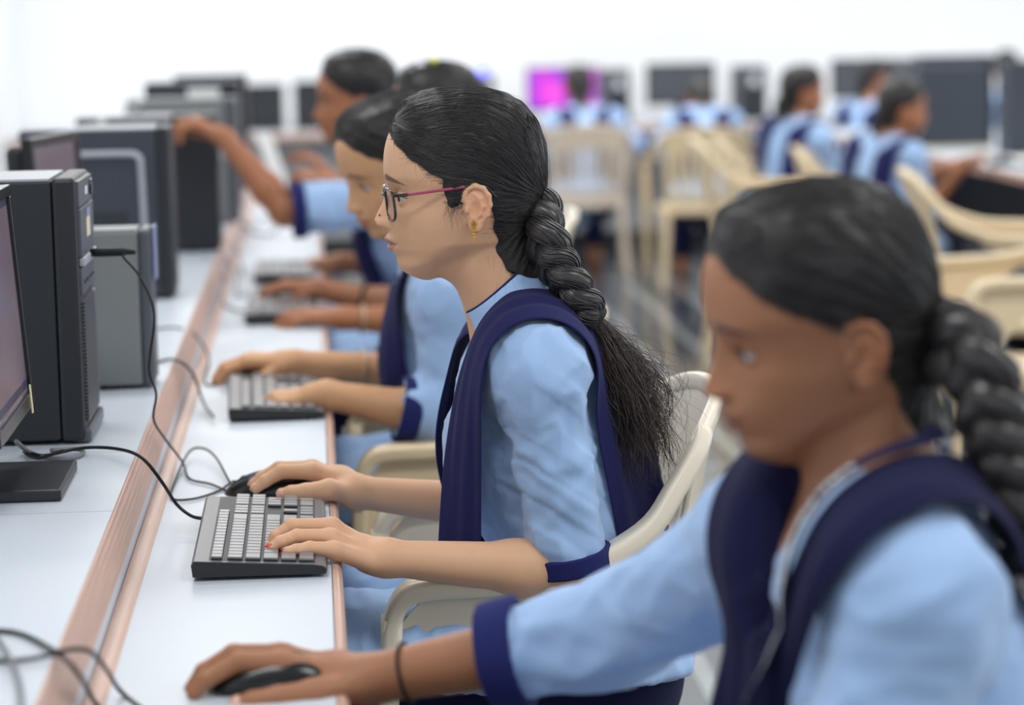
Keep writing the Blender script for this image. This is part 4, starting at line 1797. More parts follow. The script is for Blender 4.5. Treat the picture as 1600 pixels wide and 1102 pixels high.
def monitor(label, c, w, h, rz, z0, tilt=0, screen='screen_off', stand=True, group=None, bz=.017, base=(.2, .2), back=.045, silver=False, low=0, bottom=None, bshift=0):
    """screen looks to local +x; c=(x,y) of the screen centre, bottom = height of the panel's lower edge"""
    t = thing('monitor', label, 'monitor', (c[0], c[1], z0), math.radians(rz), group)
    zb = (bottom - z0) if bottom else .085
    R = Matrix.Translation((0, 0, zb)) @ Matrix.Rotation(math.radians(-tilt), 4, 'Y')
    fr = MB()
    for lo, hi in (((-.012, -w / 2, 0), (.006, w / 2, bz * 1.35)), ((-.012, -w / 2, h - bz), (.006, w / 2, h)), ((-.012, -w / 2, bz), (.006, -w / 2 + bz, h - bz)), ((-.012, w / 2 - bz, bz), (.006, w / 2, h - bz))):
        fr.box(lo, hi, .0015, R)
    fr.build('bezel', M['black_gloss'], t, local=True)
    MB().box((-.012, -w / 2 + bz, bz * 1.3), (.001, w / 2 - bz, h - bz), 0, R).build('screen', M[screen], t, local=True)
    MB().box((-back, -w / 2 + .012, .012), (-.010, w / 2 - .012, h - .012), .012, R).build('back_shell', M['black_plastic'], t, local=True)
    if stand:
        MB().box((-back - .02, -.03, .012), (-back + .01, .03, zb + h * .45), .004).build('neck', M['black_plastic'], t, local=True)
        MB().box((-base[0] * .62, -base[1] / 2 + bshift, 0), (base[0] * .38, base[1] / 2 + bshift, .014), .003).build('base', M['black_plastic'], t, local=True)
    return t
room()
long_desk()

# ------------------------------------------------------------------ things on the long desk
tower('black computer tower with a cable in its front port, nearest the photographer', -.300, 3.30, 3.505, ZS, .345, .44, detail=1)
tower('small grey computer case with white sticker standing low beside the black tower', -.240, 3.80, 3.90, ZS, .238, .34, case='case_grey', front='bezel_mid', detail=0, bez=.022)
_g = [o for o in COL.objects if o.get('label', '').startswith('small grey')][0]
MB().box((-.125, -.0512, .012), (-.100, -.0498, .046)).build('sticker', M['white_label'], _g, local=True)
MB().box((-.002, -.03, .16), (.0015, .03, .24)).build('feature_label', M['blue_label'], _g, local=True)
tower('slate computer tower with embossed ribbed side panel behind the small grey case', -.276, 5.06, 5.24, ZS, .34, .295, case='case_slate', detail=2, bez=.03)
tower('slate computer tower being touched by the student with raised arm', -.222, 6.12, 6.30, ZS, .325, .335, case='case_slate', detail=3, bez=.11, front='case_black')
tower('light grey computer tower partly hidden behind the touched slate tower', -.200, 7.00, 7.17, ZS, .34, .30, case='case_grey', front='bezel_mid', detail=0)
tower('dark computer tower near the far end of the shelf, with a small pale note stuck on its side', -.205, 7.42, 7.60, ZS, .375, .27, case='case_slate', detail=0)
tower('dark tower at the very far end of the long shelf', -.206, 8.42, 8.60, ZS, .375, .24, case='case_slate', detail=0)

mm = monitor('near black monitor with taped bezel showing a dim purple screen', (-.352, 2.945), .345, .268, 0, ZS, tilt=4, screen='screen_dim', bz=.014, base=(.145, .205), bottom=.902, bshift=.055)
RM = Matrix.Translation((0, 0, .082)) @ Matrix.Rotation(math.radians(-4), 4, 'Y')
MB().box((.0062, .128, -.006), (.0074, .139, .028), 0, RM).build('tape', M['tape'], mm, local=True)
MB().box((.0006, -.157, .024), (.0016, .157, .034), 0, RM).build('taskbar', M['screen_blue'], mm, local=True)
MB().box((.0006, -.157, .244), (.0016, .157, .253), 0, RM).build('title_bar', M['screen_blue'], mm, local=True)
monitor('black monitor seen edge-on between the black tower and the slate tower', (-.43, 4.45), .345, .29, -8, ZS, tilt=3, screen='screen_dim', bottom=.885)
monitor('black monitor on the shelf opposite the third student', (-.44, 5.66), .36, .27, 4, ZS, tilt=3, screen='screen_dim', bottom=.885)
monitor('black monitor on the shelf opposite the fourth student', (-.43, 6.72), .36, .27, 4, ZS, tilt=3, screen='screen_dim', bottom=.885)

k1 = keyboard('grey keyboard under the hand with red nails', -.0735, 3.012, 0)
k2 = keyboard('keyboard used by the second student along the desk', -.0735, 4.16, 1.5)
k3 = keyboard('small blurred keyboard used by the student with two bangles', -.075, 5.46, 0, keys=False)
k4 = keyboard('farthest blurred keyboard on the long desk', -.075, 6.30, 0, keys=False)
m1 = mouse('black mouse under the right hand of the student with glasses', -.070, 3.325, -4)
m2 = mouse('black mouse under the right hand of the second student', -.105, 4.47, 8)
m3 = mouse('black mouse under the right hand of the student with two bangles', -.03, 5.80, 0)
m0 = mouse('black mouse under the hand of the nearest student', -.056, 2.335, -2)


def dk(px, py, z=ZD + .003):
    return at(px, py, Z=z)


cable(k1, [at(100, 704, Z=.835), at(60, 716, Z=.826), at(38, 706, Z=.824), at(70, 712, Z=.826), at(130, 700, Z=.83), at(185, 702, Z=.832), at(222, 716, Z=.835), at(252, 752, Z=.805), at(275, 787, Z=.768), at(298, 806, Z=.758), at(318, 811, Z=.757)], .0022)
# cable with plug from the black tower's front port to the mouse
pl = at(138, 395, X=-.300)
m1c = [pl + V3(.058, 0, -.001), at(192, 400, Y=3.40), at(218, 432, Y=3.39), at(241, 490, Y=3.37), at(233, 575, Y=3.36), at(244, 615, Y=3.35), at(240, 655, Y=3.35),
       at(258, 686, Z=.80), at(285, 722, Z=.752), at(296, 748, Z=.744), at(330, 757, Z=.7435), at(372, 773, Z=.743), at(358, 752, Z=.747), at(338, 716, Z=.752), at(318, 701, Z=.755), at(296, 706, Z=.752),
       at(275, 748, Z=.744), at(268, 778, Z=.743), at(300, 780, Z=.743), at(340, 768, Z=.7425), at(366, 752, Z=.746), at(370, 766, Z=.744), at(378, 774, Z=.745)]
cable(m1, m1c, .0016, n=240)
V, F = tube_mesh([pl + V3(.002, 0, 0), pl + V3(.012, 0, 0), pl + V3(.045, 0, 0), pl + V3(.050, 0, 0), pl + V3(.062, 0, -.001)], [.0052, .006, .006, .0045, .003], 12)
obj('plug', V, F, M['rubber'], m1)
V, F = tube_mesh([pl - V3(.004, 0, 0), pl + V3(.004, 0, 0)], .0046, 8)
obj('plug_shell', V, F, M['metal'], m1)
# second loop of grey cable by the monitor foot
g = tag(obj('cord', *tube_mesh(spline([at(25, 690, Z=.85), at(45, 706, Z=.827), at(75, 716, Z=.824), at(110, 716, Z=.824), at(130, 708, Z=.824), at(120, 702, Z=.826), at(80, 704, Z=.83)], 50), .003, 8), M['rubber_grey']), 'grey cord looped behind the near monitor foot on the shelf', 'cord')
cable(k2, [at(247, 566, Z=.822), at(268, 562, Z=.826), at(290, 571, Z=.822), at(305, 592, Z=.79), at(318, 630, Z=.752), at(334, 652, Z=.750)], .0021)
cable(m2, [at(243, 514, Z=.822), at(275, 512, Z=.826), at(305, 524, Z=.80), at(326, 560, Z=.752), at(320, 596, Z=.744), at(333, 602, Z=.744), at(340, 592, Z=.746)], .0017)
cable(k3, [at(320, 400, Z=.822), at(338, 410, Z=.80), at(350, 440, Z=.745), at(346, 470, Z=.744), at(362, 482, Z=.745), at(384, 488, Z=.75)], .002)
cable(m3, [at(325, 380, Z=.822), at(346, 396, Z=.80), at(368, 430, Z=.744), at(372, 460, Z=.744), at(395, 455, Z=.744), at(425, 441, Z=.745)], .0017)
cable(k4, [at(345, 355, Z=.822), at(360, 372, Z=.79), at(372, 400, Z=.744), at(380, 430, Z=.746)], .002)
cable(m0, [at(-30, 985, Z=.823), at(30, 990, Z=.823), at(85, 1018, Z=.824), at(120, 1050, Z=.82), at(150, 1100, Z=.75), at(190, 1150, Z=.744), at(268, 1120, Z=.745)], .0024)
tag(obj('cord', *tube_mesh(spline([at(-30, 1030, Z=.823), at(20, 1033, Z=.824), at(70, 1026, Z=.826), at(105, 1016, Z=.829), at(140, 1018, Z=.826), at(165, 1045, Z=.79), at(190, 1082, Z=.745), at(240, 1120, Z=.7425), at(300, 1160, Z=.7425)], 70), .0022, 8), M['rubber']), 'black cord crossing the moulding at the near end of the shelf', 'cord')
tag(obj('cord', *tube_mesh(spline([at(-10, 990, Z=.823), at(10, 1020, Z=.829), at(28, 1060, Z=.824), at(35, 1120, Z=.823), at(38, 1180, Z=.823)], 40), .0026, 8), M['rubber_grey']), 'short grey cord at the near left corner of the shelf', 'cord')
# jumble of cords further along the shelf
for i, pts in enumerate([[(352, 330), (372, 350), (398, 352), (412, 340), (430, 352)], [(380, 345), (392, 362), (420, 366), (436, 356)], [(392, 215), (405, 240), (420, 268), (438, 290)]]):
    tag(obj('cord', *tube_mesh(spline([at(a, b, Z=.75 + .01 * (k % 2)) for k, (a, b) in enumerate(pts)], 40), .0025, 6), M['rubber_grey' if i == 2 else 'rubber']),
        ['tangled dark cord on the desk beyond the farthest keyboard', 'short dark cord behind the fourth student hand', 'pale cord near the far end of the long desk'][i], 'cord', None)

# papers leaning near the far end of the desk
for i, (a, b, w, hh, lab) in enumerate([((398, 196), (440, 248), .10, .02, 'white sheet of paper leaning near the far end of the desk'), ((300, 140), (340, 165), .07, .012, 'small pale paper note stuck on the far dark tower')]):
    if i == 0:
        p0, p1 = at(398, 205, Y=9.5), at(430, 298, Z=.742)
        mb = MB()
        mb.add([p0, p0 + V3(.055, .0, .0), p1 + V3(.055, 0, 0), p1, p0 + V3(0, .003, 0), p0 + V3(.055, .003, 0), p1 + V3(.055, .003, 0), p1 + V3(0, .003, 0)], [(0, 1, 2, 3), (7, 6, 5, 4), (0, 4, 5, 1), (1, 5, 6, 2), (2, 6, 7, 3), (3, 7, 4, 0)])
        o = tag(mb.build('paper_sheet', M['paper']), lab, 'paper')
    else:
        q = at(318, 150, Y=7.4185)
        o = tag(MB().box(q - V3(.045, .001, .022), q + V3(.045, .001, .022)).build('paper_note', M['paper']), lab, 'paper')

# ------------------------------------------------------------------ chairs
ch1 = make_chair(M['chair_cream'], 'cream plastic armchair of the student with glasses', 'plastic armchairs')
ch1.matrix_basis = mwz(.245, 3.225, 180, s=(.82, .92, 1.0))
cht = make_chair(M['chair_tan'], 'tan plastic armchair of the second student along the desk', 'plastic armchairs')
SM = (.92, .92, .92)
cht.matrix_basis = mwz(.225, 4.28, 180, s=(.80, .96, .98))
G = 'plastic armchairs'
dup(cht, mwz(.26, 5.42, 180, s=(.82, .92, .92)), 'tan plastic armchair of the student with two bangles', G)
dup(ch1, mwz(.315, 6.22, 180), 'pale plastic armchair whose back corner shows beside the braid', G)
dup(cht, mwz(.34, 7.4, 180, s=SM), 'tan plastic armchair at the far end of the long desk', G)
dup(ch1, mwz(.52, 1.98, 190), 'cream plastic armchair of the nearest student', G)
cg = dup(cht, mwz(1.40, 13.35, 91, s=SM), 'greyish plastic armchair with slatted back facing the magenta screen', G)
dup(cht, mwz(1.93, 12.75, 88, s=SM), 'tan plastic armchair of the student bending at the back wall', G)
dup(cht, mwz(1.76, 9.75, -7), 'empty tan plastic armchair left of the two seated students on the right', G)
dup(cht, mwz(2.08, 11.35, -10, s=SM), 'tan plastic armchair of the farther student on the right', G)
dup(cht, mwz(2.24, 10.3, -13, s=SM), 'tan plastic armchair of the student reaching for a mouse on the right', G)
dup(cht, mwz(2.06, 7.5, -11), 'empty tan plastic armchair with long sloping arm at the right edge', G)
dup(cht, mwz(1.80, 6.4, 180), 'empty tan plastic armchair behind the nearest student braid, facing left', G)

# ------------------------------------------------------------------ back wall bench and right-hand bench
wd = thing('wall_desk', 'long white desk along the back wall with grey front panel', 'desk', (2.4, 15.0, 0))
MB().box((-1.70, 14.55, ZD - .03), (6.45, 15.69, ZD), .002).build('worktop', M['laminate'], wd)
MB().box((-1.70, 14.535, ZD - .03), (6.45, 14.5495, ZD + .001), .001).build('front_edging', M['wood'], wd)
MB().box((-1.70, 14.75, .13), (6.45, 14.78, ZD - .031)).build('front_panel', M['panel_grey'], wd)
MB().box((-1.70, 14.76, 0), (6.45, 14.80, .13)).build('plinth', M['skirt_dark'], wd)
rd = thing('row_desk', 'white desk row on the right with dark steel legs', 'desk', (2.95, 10.6, 0))
MB().box((2.66, 7.4, ZD - .03), (3.55, 13.6, ZD), .002).build('worktop', M['laminate'], rd)
MB().box((2.645, 7.4, ZD - .03), (2.6595, 13.6, ZD + .001), .001).build('front_edging', M['wood'], rd)
for y in (7.6, 9.35, 11.2, 13.2):
    MB().box((2.72, y, 0), (2.76, y + .04, ZD - .031)).build('leg', M['steel_leg'], rd)
    MB().box((3.45, y, 0), (3.49, y + .04, ZD - .031)).build('leg', M['steel_leg'], rd)
MB().box((3.3, 7.5, .25), (3.33, 13.5, ZD - .031)).build('back_panel', M['case_black'], rd)
MB().box((2.72, 7.6, .10), (3.49, 13.2, .14)).build('foot_shelf', M['steel_leg'], rd)

GM = 'monitors along the back wall'


def wall_monitor(px0, px1, py0, py1, label, screen, Y=15.1, base=(.18, .22), rz=-90):
    a, b = at(px0, py0, Y=Y), at(px1, py1, Y=Y)
    return monitor(label, ((a[0] + b[0]) / 2, Y), abs(b[0] - a[0]), abs(a[2] - b[2]), rz, ZD, screen=screen, bz=.012, base=base, bottom=b[2], group=GM, back=.05)


wall_monitor(822, 937, 106, 172, 'monitor glowing magenta and violet on the back wall desk', 'screen_pink')
wall_monitor(1009, 1117, 100, 163, 'dark monitor behind the student bending forward at the back wall', 'screen_off')
wall_monitor(1298, 1421, 93, 152, 'dark monitor on the back wall desk at the right', 'screen_off')
wall_monitor(384, 446, 132, 208, 'black monitor on the back wall desk right of the far shelf towers', 'black_plastic')
wall_monitor(458, 516, 127, 206, 'black monitor on the back wall desk left of the profile of a student', 'black_plastic')
wall_monitor(690, 772, 122, 178, 'dark monitor on the back wall desk above the head of the student with glasses', 'screen_off')
GT = 'towers along the back wall'


def wall_tower(px0, px1, py0, label, Y=15.0, depth=.4):
    a, b = at(px0, py0, Y=Y), at(px1, py0, Y=Y)
    w = b[0] - a[0]
    t = tower(label, 0, -w / 2, w / 2, ZD, a[2] - ZD, depth, case='case_slate', detail=3, group=GT)
    t.matrix_basis = mwz((a[0] + b[0]) / 2, Y, -90, ZD)
    return t


wall_tower(949, 984, 109, 'dark computer tower right of the magenta monitor')
wall_tower(1158, 1198, 104, 'dark computer tower right of the monitor at the middle of the back wall')
tb = wall_tower(738, 772, 120, 'dark tower with blue light on the back wall desk', Y=15.04)
MB().box((.0, -.025, .30), (.006, .025, .34), .002).build('power_light', screen_mat('blue_led', [srgb(60, 70, 255), srgb(80, 90, 255)], 4, 1), tb, local=True)
# towers of the right-hand bench, their side panels to the photographer
tower('big dark computer tower at the right with thin yellow line along its foot', 3.10, 11.5, 11.69, ZD, .37, .345, case='case_slate', detail=0, bez=.03)
_t = [o for o in COL.objects if o.get('label', '').startswith('big dark')][0]
MB().box((-.345, -.097, .001), (-.02, -.094, .006)).build('yellow_strip', pmat('yellow_edge', srgb(200, 190, 60)), _t, local=True)
tower('dark computer tower behind the big dark tower on the right bench', 3.33, 12.35, 12.54, ZD, .40, .36, case='case_slate', detail=0, bez=.03)
tower('dark computer tower cut off by the right edge', 3.18, 10.7, 10.88, ZD, .40, .235, case='case_slate', detail=0, bez=.03)
monitor('pale backed monitor between the towers on the right bench', (3.02, 13.0), .36, .28, 180, ZD, screen='screen_off', bottom=.84)
kk = keyboard('white lit keyboard on the right bench by the reaching hand', 2.84, 9.75, 180, keys=False)
mouse('mouse under the reaching hand on the right bench', 2.74, 10.02, 180)
tag(MB().box((2.85, 10.2, ZD), (3.1, 10.5, ZD + .006)).build('paper_stack', M['paper']), 'white papers lying on the right bench beside the tower', 'paper')
tag(MB().box((2.75, 11.9, ZD), (2.98, 12.2, ZD + .006)).build('paper_stack', M['paper']), 'white papers on the right bench in front of the farther student', 'paper')
# ------------------------------------------------------------------ students
def fing(*pts):
    return [np.asarray(p, float) for p in pts]


# --- the student with glasses
S1L, S1R = at(838, 582, Y=2.965), at(838, 572, Y=3.245)
E1L, E1R = at(893, 894, Y=2.975), at(845, 800, Y=3.30)
W1L, W1R = at(604, 872, Y=2.92), at(556, 769, Y=3.285)
hL = []
mmr = lambda *r: np.array(r) * .001
hL.append((fing(at(575, 858, Y=2.945), at(520, 822, Y=2.955), at(470, 823, Y=2.96), at(444, 838, Y=2.965), at(434, 853, Y=2.968)), mmr(12, 9, 8, 7.2, 6)))      # index (behind)
hL.append((fing(at(575, 862, Y=2.935), at(518, 822, Y=2.930), at(456, 822, Y=2.925), at(431, 839, Y=2.92), at(422, 852, Y=2.918)), mmr(12, 9.5, 8.6, 7.6, 6.2)))
hL.append((fing(at(575, 870, Y=2.92), at(516, 839, Y=2.905), at(464, 838, Y=2.895), at(437, 848, Y=2.888), at(423, 857, Y=2.884)), mmr(12, 9.5, 8.2, 7.4, 6.2)))
hL.append((fing(at(578, 880, Y=2.905), at(522, 860, Y=2.882), at(484, 857, Y=2.872), at(463, 860, Y=2.866), at(449, 862, Y=2.862)), mmr(12, 10, 8, 7, 5.8)))
hL.append((fing(at(592, 868, Y=2.94), at(560, 862, Y=2.97), at(525, 852, Y=2.995), at(500, 852, Y=2.995), at(482, 856, Y=2.99)), mmr(13, 12, 9.5, 8.5, 6.8)))
hR = []
hR.append((fing(at(532, 752, Y=3.29), at(490, 737, Y=3.29), at(440, 737, Y=3.285), at(414, 752, Y=3.282), at(400, 763, Y=3.28)), mmr(13, 11, 9.2, 8, 6.6)))
hR.append((fing(at(532, 750, Y=3.305), at(488, 732, Y=3.31), at(436, 732, Y=3.31), at(410, 746, Y=3.308), at(396, 757, Y=3.306)), mmr(13, 11, 9.2, 8, 6.6)))
hR.append((fing(at(534, 752, Y=3.32), at(492, 735, Y=3.335), at(446, 738, Y=3.34), at(420, 752, Y=3.34), at(408, 762, Y=3.34)), mmr(13, 10, 8.6, 7.6, 6.4)))
hR.append((fing(at(536, 756, Y=3.33), at(500, 742, Y=3.355), at(464, 745, Y=3.362), at(444, 755, Y=3.362), at(432, 762, Y=3.36)), mmr(12, 9.5, 8, 7, 6)))
hR.append((fing(at(542, 772, Y=3.27), at(515, 765, Y=3.255), at(478, 768, Y=3.25), at(455, 770, Y=3.25), at(441, 772, Y=3.252)), mmr(14, 13, 10.5, 9.2, 7.2)))

p1 = Person('student with glasses and long braid typing, sharp in the middle of the photo', at(737, 325, Y=3.10), 181.5, body_h=178, skin='skin_a',
            Nb=at(815, 510, Y=3.11), S=(S1L, S1R), E=(E1L, E1R), W=(W1L, W1R), P=at(925, 1030, Y=3.13),
            knee=(at(925, 1030, Y=3.13) + V3(-.42, -.10, .035), at(925, 1030, Y=3.13) + V3(-.42, .10, .035)), hands=[hL, hR],
            sl_ext=(-.02, -.02), sl_r=(.047, .046, .045), girth=.92)
p1.gaze = 10
p1.arm_r = (.040, .0305, .0305, .0205)
p1.trap = .030
p1.cuff_w = .022
p1.vneck = .07


def cr1(V):
    # pressed-in creases across the upper sleeve
    a = (V - S1L) @ ((E1L - S1L) / np.linalg.norm(E1L - S1L))
    d = np.linalg.norm(V - S1L - a[:, None] * (E1L - S1L) / np.linalg.norm(E1L - S1L), axis=1)
    m = np.clip(1 - np.abs(a - .12) / .16, 0, 1) * (d < .08)
    s_ = V @ V3(.55, .2, .8) * 120
    ln = np.exp(-((V @ V3(.97, 0, -.1) - (S1L @ V3(.97, 0, -.1)) + .015) / .004) ** 2) * .0022
    return m * (.0018 * np.abs(np.sin(s_ + 3 * nz(V, 22, 31))) ** .7 * np.sign(np.sin(s_)) + ln)


p1.creases = cr1
p1.build_body(.0016, .0013, .009)
p1.build_eyes()
p1.build_hair(1.8, 7000, 1, rad=.26)
p1.build_kurta(.0042, seed=1, wr=(.003, .0028), cuff_h=.0025)
p1.build_salwar()
p1.nails(0, (1, 2, 3), 'nail_red')
p1.thumb_n = V3(0, -.75, .65)
p1.nails(1, (0, 1, 4), 'nail')


def px_collar(p, base, top, rb, rt, mat, open_deg=26, bow=.004):
    """stand collar between a base ring and a top ring, each given by (front, back) points"""
    rows, n = 7, 52
    pts = []
    for i in range(n):
        a = math.radians(open_deg + (360 - 2 * open_deg) * i / (n - 1))
        for j in range(rows):
            t = j / (rows - 1)
            f_ = base[0] * (1 - t) + top[0] * t
            b_ = base[1] * (1 - t) + top[1] * t
            c = (f_ + b_) / 2
            r = rb * (1 - t) + rt * t + bow * math.sin(math.pi * t)
            pts.append(c + (f_ - b_) / 2 * math.cos(a) + p.lat * r * math.sin(a))
    pts = p.clear(pts)
    o = obj('collar', np.array(pts), grid_faces(n, rows), M[mat], p.kurtao)
    solidify(o, .003)
    subsurf(o, 1)
    top_edge = np.array([pts[i * rows + rows - 1] for i in range(n)])
    V, F = tube_mesh(top_edge, .0016, 6)
    obj('piping', V, F, M['cuff'], o)
    return o


px_collar(p1, (at(744, 512, Y=3.11), at(905, 478, Y=3.13)), (at(726, 486, Y=3.11), at(838, 384, Y=3.13)), .090, .069, 'blue')
# dark piping along the collar's throat edges
# dupatta: near side (front fall, over the shoulder, back fall) and far side
e_out = [at(752, 868, Y=2.965), at(752, 800, Y=2.955), at(752, 700, Y=2.945), at(752, 620, Y=2.935), at(758, 560, Y=2.935), at(780, 526, Y=2.945), at(822, 512, Y=2.95), at(868, 520, Y=2.955), at(898, 560, Y=2.965), at(915, 630, Y=2.985), at(928, 720, Y=3.005), at(940, 800, Y=3.02), at(952, 868, Y=3.03)]
e_in = [at(684, 868, Y=3.03), at(688, 800, Y=3.03), at(694, 720, Y=3.03), at(706, 640, Y=3.03), at(722, 570, Y=3.03), at(752, 505, Y=3.03), at(802, 462, Y=3.045), at(866, 462, Y=3.06), at(916, 498, Y=3.075), at(962, 570, Y=3.085), at(1000, 660, Y=3.09), at(1028, 730, Y=3.10), at(1050, 800, Y=3.11)]
p1.ribbon(e_out, e_in, rows=64, cols=21, off=.006, fold=.0026, nf=1.7, mat='navy', seed=1)
p1.build_sash(1, 'navy', rows=40, cols=11)
# braid, band and loose tail
bp = [p1.hw((-82, -2, -2)), at(852, 372, Y=3.06), at(868, 408, Y=3.05), at(890, 445, Y=3.04), at(912, 478, Y=3.04), at(924, 498, Y=3.04)]
bo, (bv, bf) = braid(bp, .041, p1.hairo, 'hair', pitch=.082, seed=2, taper=.78)
obj('braid_locks', bv, bf, M['hair'], bo)
V, F = tube_mesh(spline([at(908, 478, Y=3.04), at(921, 496, Y=3.04), at(928, 506, Y=3.04)], 8), [.017, .021, .0225, .0225, .0225, .0225, .021, .017], 20)
obj('hair_band', V, F, M['hair_band'], p1.hairo)
tp = [at(922, 498, Y=3.045), at(942, 535, Y=3.045), at(962, 580, Y=3.04), at(985, 635, Y=3.04), at(1003, 690, Y=3.045), at(1012, 750, Y=3.05)]
tail(tp, .011, .040, 420, p1.hairo, 'hair_brown', seed=4, wav=.012, rad=.00042)
tail([at(922, 498, Y=3.045), at(965, 545, Y=3.05), at(1005, 590, Y=3.05), at(1026, 640, Y=3.05), at(1036, 690, Y=3.05)], .009, .024, 130, p1.hairo, 'hair_brown', seed=8, wav=.014, rad=.0004, name='loose_tail')
tail([at(922, 498, Y=3.045), at(945, 540, Y=3.05), at(966, 590, Y=3.05), at(990, 650, Y=3.05), at(1004, 700, Y=3.05)], .009, .026, 240, p1.hairo, 'hair', seed=9, wav=.008, rad=.0005, name='inner_tail')
tail([at(922, 498, Y=3.045), at(960, 535, Y=3.05), at(1000, 575, Y=3.05), at(1030, 640, Y=3.05), at(1038, 720, Y=3.05)], .010, .046, 60, p1.hairo, 'hair_brown', seed=14, wav=.03, rad=.00022, name='stray_hairs')
# wisps at the nape and temple
r_ = np.random.default_rng(5)
P_, R_ = [], []
for i in range(110):
    a = V3(-40 + r_.normal(0, 14), 58 + r_.normal(0, 5), -58 + r_.normal(0, 14)) if i < 28 else V3(r_.uniform(16, 38), 68.5, r_.uniform(2, 16)) if i < 94 else V3(r_.uniform(20, 98), 20 + r_.uniform(0, 40), 0)
    if i >= 94:
        hz = np.interp(a[0], [20, 60, 100], [40, 55, 92])
        a = V3(a[0], math.sqrt(max(1, (1 - (a[0] / 108) ** 2))) * 70, hz)
    d = V3(r_.normal(.2, .4), .35, -1.0) if i < 94 else V3(r_.normal(.5, .4), .2, -.8)
    d /= np.linalg.norm(d)
    Ls = r_.uniform(10, 24)
    c = r_.normal(0, 6, 3)
    P_.append([a + d * Ls * t + c * t * t for t in np.linspace(0, 1, 8)])
    R_.append(np.linspace(.13, .05, 8))
V, F = strands_mesh(np.array(P_), np.array(R_), 3)
obj('wisps', p1.hw(V), F, M['hair'], p1.hairo)
P_, R_ = hair_strands(140, 77, rad=.12, lift=(1.5, 7))
V, F = strands_mesh(P_, R_, 3)
obj('flyaway_hairs', p1.hw(V), F, M['hair'], p1.hairo)
ns = p1.hw((112.5, 8.5, -5))
V, F = tube_mesh([ns + V3(0, .0008, 0), ns + V3(0, 0, 0), ns + V3(0, -.0012, 0)], [.0008, .0011, .0004], 8)
obj('nose_stud', V, F, M['thread'], p1.root)
# spectacles
gl = bpy.data.objects.new('eyeglasses', None)
COL.objects.link(gl)
gl.parent = p1.root
gl.matrix_parent_inverse = p1.root.matrix_basis.inverted()


def rim_pts(sg, n=48):
    out = []
    for i in range(n):
        a = 2 * math.pi * i / n
        ca, sa = math.cos(a), math.sin(a)
        yy = 34 + 26 * math.copysign(abs(ca) ** .62, ca)
        zz = 9 + 19 * math.copysign(abs(sa) ** .62, sa)
        xx = 103.5 + (zz - 9) * .10 - ((yy - 10) / 48) ** 2 * 6.0
        out.append((xx, yy * sg, zz))
    return np.array(out)


for sg in (1, -1):
    rp = rim_pts(sg)
    loop = np.vstack([rp, rp[:2]])
    T_, N_, B_ = frames(loop)
    V, F = tube_mesh(p1.hw(loop), .0016, 8, False)
    fo = obj('rim', V, F, M['glasses_black'], gl)
    c = rp.mean(0)
    V = np.vstack([rp * .985 + c * .015 + V3(.6, 0, 0), [c + V3(1.4, 0, 0)], rp * .985 + c * .015 - V3(.6, 0, 0), [c + V3(.2, 0, 0)]])
    n_ = len(rp)
    F = [(i, (i + 1) % n_, n_) for i in range(n_)] + [(n_ + 1 + (i + 1) % n_, n_ + 1 + i, 2 * n_ + 1) for i in range(n_)] + [(i, n_ + 1 + i, n_ + 1 + (i + 1) % n_, (i + 1) % n_) for i in range(n_)]
    fix_normals(obj('lens', p1.hw(V), F, M['lens'], gl))
    arm = [(97, 61 * sg, 21.5), (92, 67 * sg, 22), (80, 70.5 * sg, 23), (50, 73.5 * sg, 26.5), (20, 75 * sg, 30), (2, 75.5 * sg, 32), (-12, 75 * sg, 29), (-24, 74 * sg, 16)]
    ap = spline(arm, 60)
    nn_ = np.repeat(V3(0, 0, 1)[None], 60, 0)
    for nm, i0, i1, mt, w_ in (('hinge', 0, 13, 'glasses_black', 4.2), ('temple_arm', 12, 38, 'glasses_pink', 3.4), ('temple_tip', 37, 60, 'glasses_black', 3.0)):
        V, F = sweep_mesh(ap[i0:i1], nn_[i0:i1], rrect(1.8, w_, .7))
        fo = obj(nm, p1.hw(V), F, M[mt], gl)
V, F = tube_mesh(p1.hw(spline([(104, 9, 18), (107.5, 4, 20), (107.5, -4, 20), (104, -9, 18)], 14)), .0015, 8)
obj('bridge', V, F, M['glasses_black'], gl)
for sg in (1, -1):
    V, F = tube_mesh(p1.hw([(103, 8 * sg, 6), (100, 7.5 * sg, 4), (98, 8 * sg, 2)]), [.0008, .002, .0014], 8)
    obj('nose_pad', V, F, M['lens'], gl)
# ear drop
er = obj('earring', *tube_mesh([p1.hw((5, 74, -14)), p1.hw((5, 78, -14))], .0004, 6), M['gold'], p1.root)
mb = MB()
c0 = V3(5, 78.5, -14)
for i in range(24):
    for rr in (1.2, 3.0, 4.6):
        a = 2 * math.pi * i / 24
        k = rr / max(abs(math.cos(a)) + abs(math.sin(a)), .1)
        q = c0 + V3(k * math.cos(a), .4, k * math.sin(a) * 1.15)
        mb.tube([p1.hw(q - V3(0, .8, 0)), p1.hw(q + V3(0, .8, 0))], .00055, 5)
mb.build('stud', M['gold'], er)
mb = MB()
for i, dz in enumerate((-27.5, -31.5, -35.5, -39)):
    for dx in ((-1.6, 0, 1.6) if i < 3 else (0,)):
        q = c0 + V3(dx, 0, dz + 20)
        mb.tube([p1.hw(q + V3(0, 0, 1.3)), p1.hw(q + V3(0, 0, .5)), p1.hw(q - V3(0, 0, .6)), p1.hw(q - V3(0, 0, 1.2))], [.0003, .0009, .0009, .0003], 6)
    q = c0 + V3(0, 0, dz + 22)
    mb.tube([p1.hw(q + V3(0, 0, 1.0)), p1.hw(q - V3(0, 0, 3))], .0004, 5)
mb.build('drop', M['gold'], er)
for q, r in (((97.5, 42, -7.0), .0008), ((66, 66.5, -19), .0009)):
    pass

